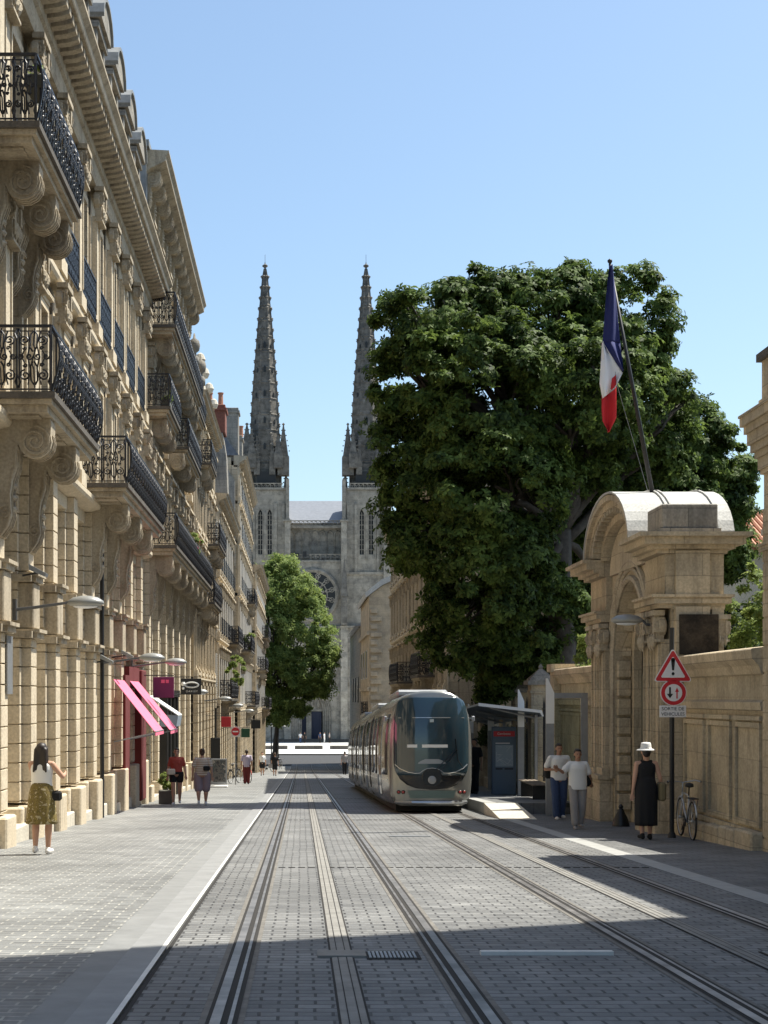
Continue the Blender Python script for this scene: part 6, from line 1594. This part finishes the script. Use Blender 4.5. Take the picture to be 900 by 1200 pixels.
    o=vox('body',body,skin,t,loc,.0085*s if near else .016*s,4 if near else 3)
    if near:
        for sd in(-1,1):
            m=MB(); ell(m,SZ((sd*.03,head.y-.082,head.z+.008)),(.011*s,.007*s,.007*s),8); obj('eye',m,'eye',t,loc,local=True,smooth=True)
        m=MB(); ell(m,SZ((0,head.y-.092,head.z-.056)),(.022*s,.006*s,.006*s),8); obj('mouth',m,'red_cloth',t,loc,local=True,smooth=True)
        m=MB()
        for sd in(-1,1): m.tube([SZ((sd*.015,head.y-.093,head.z+.026)),SZ((sd*.045,head.y-.083,head.z+.03))],.004,4)
        obj('eyebrow',m,hair,t,loc,local=True)
    VS=.011*s if near else .018*s
    def hr(m):
        hx,hy,hz=head; E=lambda c,r: ell(m,SZ(c),[q*s for q in r])
        E((hx,hy+.035,hz+.05),(.087,.092,.085)); E((hx,hy+.06,hz),(.078,.06,.085)); E((hx,hy-.03,hz+.095),(.06,.05,.03))
        if hairstyle=='long':
            for q in range(-3,4):
                cap(m,SZ((q*.024,hy+.08,hz+.02)),SZ((q*.032,hy+.11+.01*abs(q),hz-.28-.03*(q%2))),.034*s,.016*s)
            for sd in(-1,1): cap(m,SZ((sd*.075,hy+.04,hz+.04)),SZ((sd*.1,hy+.06,hz-.2)),.03*s,.018*s)
        if hairstyle=='bun': E((hx,hy+.12,hz+.09),(.045,.045,.045))
        if hairstyle=='tied': cap(m,SZ((0,hy+.11,hz+.02)),SZ((0,hy+.14,hz-.14)),.034*s,.016*s)
    vox('hair',hr,hair,t,loc,VS,3)
    def garment(nm,fn,mat,sz=None,smooth=4): return vox(nm,lambda m:fn(m,lambda a,b_,ra,rb:cap(m,SZ(a),SZ(b_),ra*s,rb*s),lambda c,r:ell(m,SZ(c),[q*s for q in r])),mat,t,loc,sz or VS,smooth)
    for it in outfit:
        k=it[0]; mat=it[1]
        if k in('tshirt','tank','longshirt'):
            loose=it[2] if len(it)>2 else .02; hem=it[3] if len(it)>3 else .95
            def f(m,C,E):
                bb=.5+.5*b; lo=loose*.8; m.lathe([(q*s,zq*s) for q,zq in ((.155*b+lo,hem),(.158*b+lo,hem+.02),(.148*b+lo*1.1,1.08),(.155*bb+lo,1.2),(.17*bb+lo*.8,1.3),(.165*bb+lo*.4,1.37),(.11*bb,1.425),(.055,1.45))],0,(lean*.6)*s,24,'z',0,0,1,.7)
                if fem:
                    for sd in(-1,1): E((sd*.07,-.08+lean,1.26),(.063,.055,.062))
                if k!='tank':
                    C((-shw*.85,.01+lean,1.385),(shw*.85,.01+lean,1.385),.056+loose*.15,.056+loose*.15)
                    for sd in(-1,1):
                        S_,el,wr=arms[sd]; e2=S_+(el-S_)*(1.0 if k=='longshirt' else .68); C(S_,e2,.05*b+loose*.3,.05*b+loose*.55)
                        if k=='longshirt': C(el,el+(wr-el)*.9,.045*b+loose*.5,.035+loose*.3)
                else:
                    for sd in(-1,1): C((sd*shw*.55,-.02+lean,1.36),(sd*shw*.5,.03+lean,1.43),.035,.03)
            garment('shirt',f,mat)
        elif k=='trousers':
            hemz=it[2] if len(it)>2 else .1; lo=it[3] if len(it)>3 else .02
            def f(m,C,E):
                E((0,0,.97),(.16*b+.012,.115*b+.012,.1))
                for sd in(-1,1):
                    h,kn,a,to=legs[sd]; C(h,kn,.09*b+.008,.06*b+lo)
                    if hemz<.45:
                        tt=(kn.z-hemz)/(kn.z-a.z); C(kn,kn+(a-kn)*tt,.06*b+lo,.05+lo)
                    else:
                        pass
            def f2(m,C,E):
                E((0,0,.97),(.16*b+.012,.115*b+.012,.1))
                for sd in(-1,1):
                    h,kn,a,to=legs[sd]; tt=(h.z-hemz)/(h.z-kn.z); C(h,h+(kn-h)*tt,.092*b+.01,.078*b+lo)
            garment('trousers' if hemz<.45 else 'shorts',f if hemz<.45 else f2,mat)
        elif k=='skirt':
            top,hem,rt,rh=it[2:6]; m=MB()
            def fn(u,v):
                zz=top+(hem-top)*v; a=2*PI*u; q_=(top-zz)/max(.01,(top-.93)); r=(rt+(.195*b-rt)*min(1,q_)**.8) if q_<1 else .195*b+(rh-.195*b)*((.93-zz)/max(.01,.93-hem)); r*=1+(.06*v)*math.sin(a*9+1)+.02*v*math.sin(a*4)
                fl=.15*b*(1+.25*math.sin(PI*min(1,v*2.2))*.6); yo=.012*v
                return (r*math.cos(a)*s*(1.0),(r*.78*math.sin(a)+yo)*s,zz*s)
            m.grid(fn,40,12,True); n0=0; m.f.append(tuple(range(39,-1,-1))); m.f.append(tuple(range(40*12,40*13))); obj('skirt',m,mat,t,loc,local=True,smooth=True)
        elif k=='shoes':
            for sd in(-1,1):
                h,kn,a,to=legs[sd]
                def f(m,C,E): C(a+Vector((0,.035,-.045)),to+Vector((0,0,-.0)),.042,.034); C(a+Vector((0,.03,-.05)),a+Vector((0,.01,-.005)),.042,.042)
                garment('shoe',f,mat)
        elif k=='bag':
            cx,cy,cz,rx,ry,rzz=it[2:8]; m=MB(); m.bbox((cx-rx)*s,(cx+rx)*s,(cy-ry)*s,(cy+ry)*s,(cz-rzz)*s,(cz+rzz)*s,min(rx,ry)*.6*s); bg_=obj('bag',m,mat,None,loc,local=True,smooth=False); 
            bg_.name='shoulder_bag'; tag(bg_,it[8],'bag')
            sgn=it[9]
            m=MB(); pts=[Vector((cx,cy,cz+rzz))]
            # strap over the opposite shoulder
            S_=Vector((sgn*shw*.55,.01+lean,1.43)); fy=-.14*b; by=.14*b
            if len(it)>10 and it[10]=='same':
                S_=Vector((sgn*(shw),.01+lean,1.42)); pts=[Vector((cx,cy-.04,cz+rzz)),S_+Vector((0,-.06,0)),S_+Vector((0,0,.04)),S_+Vector((0,.06,0)),Vector((cx,cy+.04,cz+rzz))]
            else: pts=[Vector((cx,cy-.02,cz+rzz)),Vector((cx*.4+S_.x*.4,fy-.02,1.2)),S_+Vector((0,-.09,-.02)),S_+Vector((0,0,.035)),S_+Vector((0,.09,-.02)),Vector((cx*.4+S_.x*.4,by+.02,1.2)),Vector((cx,cy+.02,cz+rzz))]
            m.tube([SZ(p) for p in pts],.011*s,5); st_=obj('strap',m,mat,bg_,loc,local=True); bg_.rotation_euler=(0,0,rz)
        elif k=='hat':
            m=MB(); hx,hy,hz=head; m.lathe([(.165,-.015),(.16,.0),(.1,.022),(.094,.05),(.09,.1),(.075,.125),(.02,.132)],hx*s,(hy+.01)*s,22,'z',(hz+.055)*s); obj('hat',m,mat,t,loc,local=True,smooth=True)
        elif k=='straps':
            m=MB()
            for sd in(-1,1): m.tube([SZ((sd*.075,-.11+lean,1.3)),SZ((sd*.085,-.03+lean,1.445)),SZ((sd*.08,.06+lean,1.43)),SZ((sd*.07,.115+lean,1.3))],.009*s,5)
            obj('strap',m,mat,t,loc,local=True)
    t.rotation_euler=(0,0,rz); return t
def foot(px,py,D_=None):
    y=1800*1.5/(py-884); return (px-353)*y/1800,y
PI_=PI
x,y=foot(49,1001)
person('woman in a white top and floral olive skirt walking away on the left pavement',x,y,PI-.1,1.66,dict(fem=True,stride=.16,build=1.02,armL=((-.06,-.02,-.28),(.01,-.05,-.25)),armR=((-.15,-.04,-.19),(.02,-.23,.03))),
  [('tank','soft_white',.012,1.04),('skirt','floral_cloth',1.1,.47,.15,.235),('shoes','shoe_white'),('bag','black_cloth',-.235,.02,.9,.085,.05,.075,'small black crossbody bag carried by the woman in the floral skirt',1)],'skin','hair_dark','long')
x,y=foot(207,943)
person('woman in a red top and black shorts walking towards the camera with a cream bag',x,y,0,1.68,dict(fem=True,stride=.2,build=1.08,armR=((-.07,.02,-.28),(-.02,-.03,-.25)),armL=((.07,.03,-.27),(.04,-.12,-.22))),
  [('tshirt','red_cloth',.015,.98),('trousers','black_cloth',.74,.02),('shoes','shoe_white'),('bag','cream_cloth',-.16,-.15,1.0,.13,.05,.09,'cream crossbody bag worn by the woman in the red top',1)],'skin','hair_dark','tied')
x,y=foot(237,943.5)
person('woman in a striped shirt and mauve shorts walking away beside the woman in red',x,y,PI,1.66,dict(fem=True,stride=.18,build=1.28,armL=((-.0+.09,.02,-.27),(.02,-.05,-.25)),armR=((-.08,.02,-.27),(-.03,-.04,-.25))),
  [('tshirt','striped_cloth',.03,.9),('trousers','mauve_cloth',.5,.03),('shoes','shoe_white'),('bag','black_cloth',-.14,.19,1.12,.1,.045,.07,'small dark bag slung across the back of the woman in the striped shirt',1)],'skin','hair_brown','bun')
x,y=foot(655,960)
person('man in a white t-shirt and dark blue jeans walking towards the camera',x,y,.12,1.74,dict(stride=.14,build=1.06,armR=((-.1,.05,-.26),(.14,-.17,.0)),armL=((.09,.03,-.27),(-.06,-.16,-.14))),
  [('tshirt','soft_white',.035,.88),('trousers','denim',.1,.035),('shoes','shoe_white'),('bag','black_cloth',-.2,.16,1.05,.08,.07,.14,'black bag carried on the shoulder of the man in the white t-shirt',-1)],'skin_tan','hair_dark','short')
x,y=foot(677,971.5)
person('woman in a loose pale t-shirt and grey trousers walking beside the man in jeans',x,y,.05,1.60,dict(fem=True,stride=.2,build=1.02,armR=((-.16,-.04,-.17),(-.14,-.14,.08)),armL=((.1,.04,-.25),(.06,.1,-.16))),
  [('tshirt','soft_white',.05,.84),('trousers','grey_cloth',.14,.03),('shoes','grey_cloth'),('bag','black_cloth',.22,.12,1.05,.09,.08,.15,'black bag carried by the woman in the pale t-shirt',1,'same')],'skin_tan','hair_dark','tied')
x,y=foot(757,984)
person('woman in a long black dress and white sun hat walking away by the sign post',x,y,PI+.05,1.64,dict(fem=True,stride=.1,build=1.06,armL=((.05,.02,-.28),(.03,-.02,-.25)),armR=((-.08,.03,-.26),(-.06,-.1,-.2))),
  [('tank','black_cloth',.012,.95),('straps','black_cloth'),('skirt','black_cloth',1.15,.26,.15,.2),('shoes','black_cloth'),('hat','soft_white'),('bag','straw_bag',-.27,.03,.88,.06,.16,.17,'olive canvas tote bag on the shoulder of the woman in black',-1,'same')],'skin','hair_dark','short')
x,y=foot(289,919)
person('man in a lilac shirt and maroon trousers walking away in the distance on the left',x,y,PI,1.72,dict(stride=.1,build=1.1),[('tshirt','lilac_cloth',.03,.86),('trousers','maroon_cloth',.1,.03),('shoes','black_cloth')],'skin_tan','hair_dark','short',False)
x,y=foot(307.5,909)
person('small distant person in a pale top and black shorts walking on the left pavement',x,y,0,1.66,dict(fem=True,stride=.15),[('tshirt','soft_white',.02,.95),('trousers','black_cloth',.62,.03),('shoes','black_cloth')],'skin','hair_dark','short',False)
x,y=foot(322,909.5)
person('small distant person in black carrying a large grey bag near the tracks',x,y,PI,1.6,dict(stride=.15),[('tshirt','black_cloth',.03,.85),('trousers','black_cloth',.55,.03),('shoes','black_cloth'),('bag','grey_cloth',.3,.0,.75,.16,.06,.16,'large grey bag carried by the small distant person in black',1,'same')],'skin','hair_brown','short',False)
person('small distant person in a grey top walking beside the rear of the tram',(404-353)*112/1800,112,PI,1.7,dict(stride=.2),[('tshirt','grey_cloth',.03,.9),('trousers','black_cloth',.12,.03),('shoes','black_cloth')],'skin','hair_brown','short',False)
person('dark clothed person waiting on the platform beside the tram door',5.35,47.5,-.6,1.7,dict(),[('tshirt','black_cloth',.03,.9),('trousers','black_cloth',.1,.03),('shoes','black_cloth')],'skin_tan','hair_dark','short',False,z=gz(47.5)+.28)
for i,(px,lab,c1,c2) in enumerate(((352,'tiny figure in white by the left church door','soft_white','denim'),(357,'tiny figure in dark clothes between the church doors','black_cloth','black_cloth'),(375,'tiny figure in blue by the right church door','denim','black_cloth'),(380,'tiny figure in a long white garment right of the church doors','soft_white','soft_white'),(386,'tiny figure in grey farthest right on the church steps','grey_cloth','black_cloth'))):
    yy=243.0; person(lab,(px-353)*yy/1800,yy,.4*i,1.7,dict(stride=.1),[('tshirt',c1,.03,.85),('trousers',c2,.1,.03)],'skin','hair_dark','short',False,z=gz(190)+.01)
# low dark scooters and cafe things by the end of the street
for i,(px,py) in enumerate(((314,905),(329,902))):
    yy=1800*1.5/(py-884); xx=(px-353)*yy/1800
    bicycle((xx,yy,gz(yy)),.4+i,['dark bicycle standing near the far end of the left pavement','dark bicycle standing beside the tracks at the far end of the street'][i],'dark_iron')
# small bollards by the plaza
for i,(px) in enumerate((318,326)):
    yy=175.; xx=(px-353)*yy/1800; t=thing('lamp_post',(xx,yy,gz(yy)),['thin dark lamp post with two arms at the far left end of the street','second thin dark lamp post at the far end of the street'][i],'lamp post')
    m=MB(); m.tube([(xx,yy,gz(yy)),(xx,yy,gz(yy)+4.2)],.07,6); m.lathe([(.2,0),(.12,.4),(.08,.8)],xx,yy,8,'z',gz(yy)); obj('post',m,'dark_iron',t)
    m=MB(); m.tube([(xx-.7,yy,gz(yy)+4.0),(xx,yy,gz(yy)+4.2),(xx+.7,yy,gz(yy)+4.0)],.04,5); m.lathe([(.05,.1),(.22,0),(.2,-.1)],xx-.7,yy,8,'z',gz(yy)+3.95); m.lathe([(.05,.1),(.22,0),(.2,-.1)],xx+.7,yy,8,'z',gz(yy)+3.95); obj('lamp_head',m,'lamp_body',t)
# ================================================================= camera, light, world
w=bpy.data.worlds.new('World'); sc.world=w; w.use_nodes=True; nt=w.node_tree
bg=nt.nodes['Background']; sky=nt.nodes.new('ShaderNodeTexSky'); sky.sky_type='NISHITA'; sky.sun_disc=False
SD=Vector((.48,.2,1)).normalized()
sky.sun_elevation=math.asin(SD.z); sky.sun_rotation=math.atan2(SD.x,SD.y)
sky.air_density=1.0; sky.dust_density=1.6; sky.ozone_density=2.2; sky.altitude=0
mx=nt.nodes.new('ShaderNodeMix'); mx.data_type='RGBA'; mx.blend_type='MULTIPLY'; mx.inputs[0].default_value=1; mx.inputs[7].default_value=(1.0,1.045,1.0,1)
nt.links.new(sky.outputs[0],mx.inputs[6]); nt.links.new(mx.outputs[2],bg.inputs[0]); bg.inputs[1].default_value=.115
L=bpy.data.lights.new('sun','SUN'); L.energy=5.0; L.angle=math.radians(.5); L.color=(1,.955,.85)
lo=link(bpy.data.objects.new('sun',L)); lo.rotation_euler=(-SD).to_track_quat('-Z','Y').to_euler(); lo.location=(20,10,60)
cam=bpy.data.cameras.new('camera'); co=link(bpy.data.objects.new('camera',cam)); co.location=(0,0,1.5); co.rotation_euler=(PI/2,0,0)
cam.sensor_fit='HORIZONTAL'; cam.sensor_width=36; cam.lens=72; cam.clip_end=3000; cam.clip_start=.1
cam.shift_x=(450-353)/900; cam.shift_y=(817-600)/900
sc.camera=co
sc.view_settings.view_transform='Standard'; sc.view_settings.look='None'; sc.view_settings.gamma=1; sc.view_settings.exposure=.80
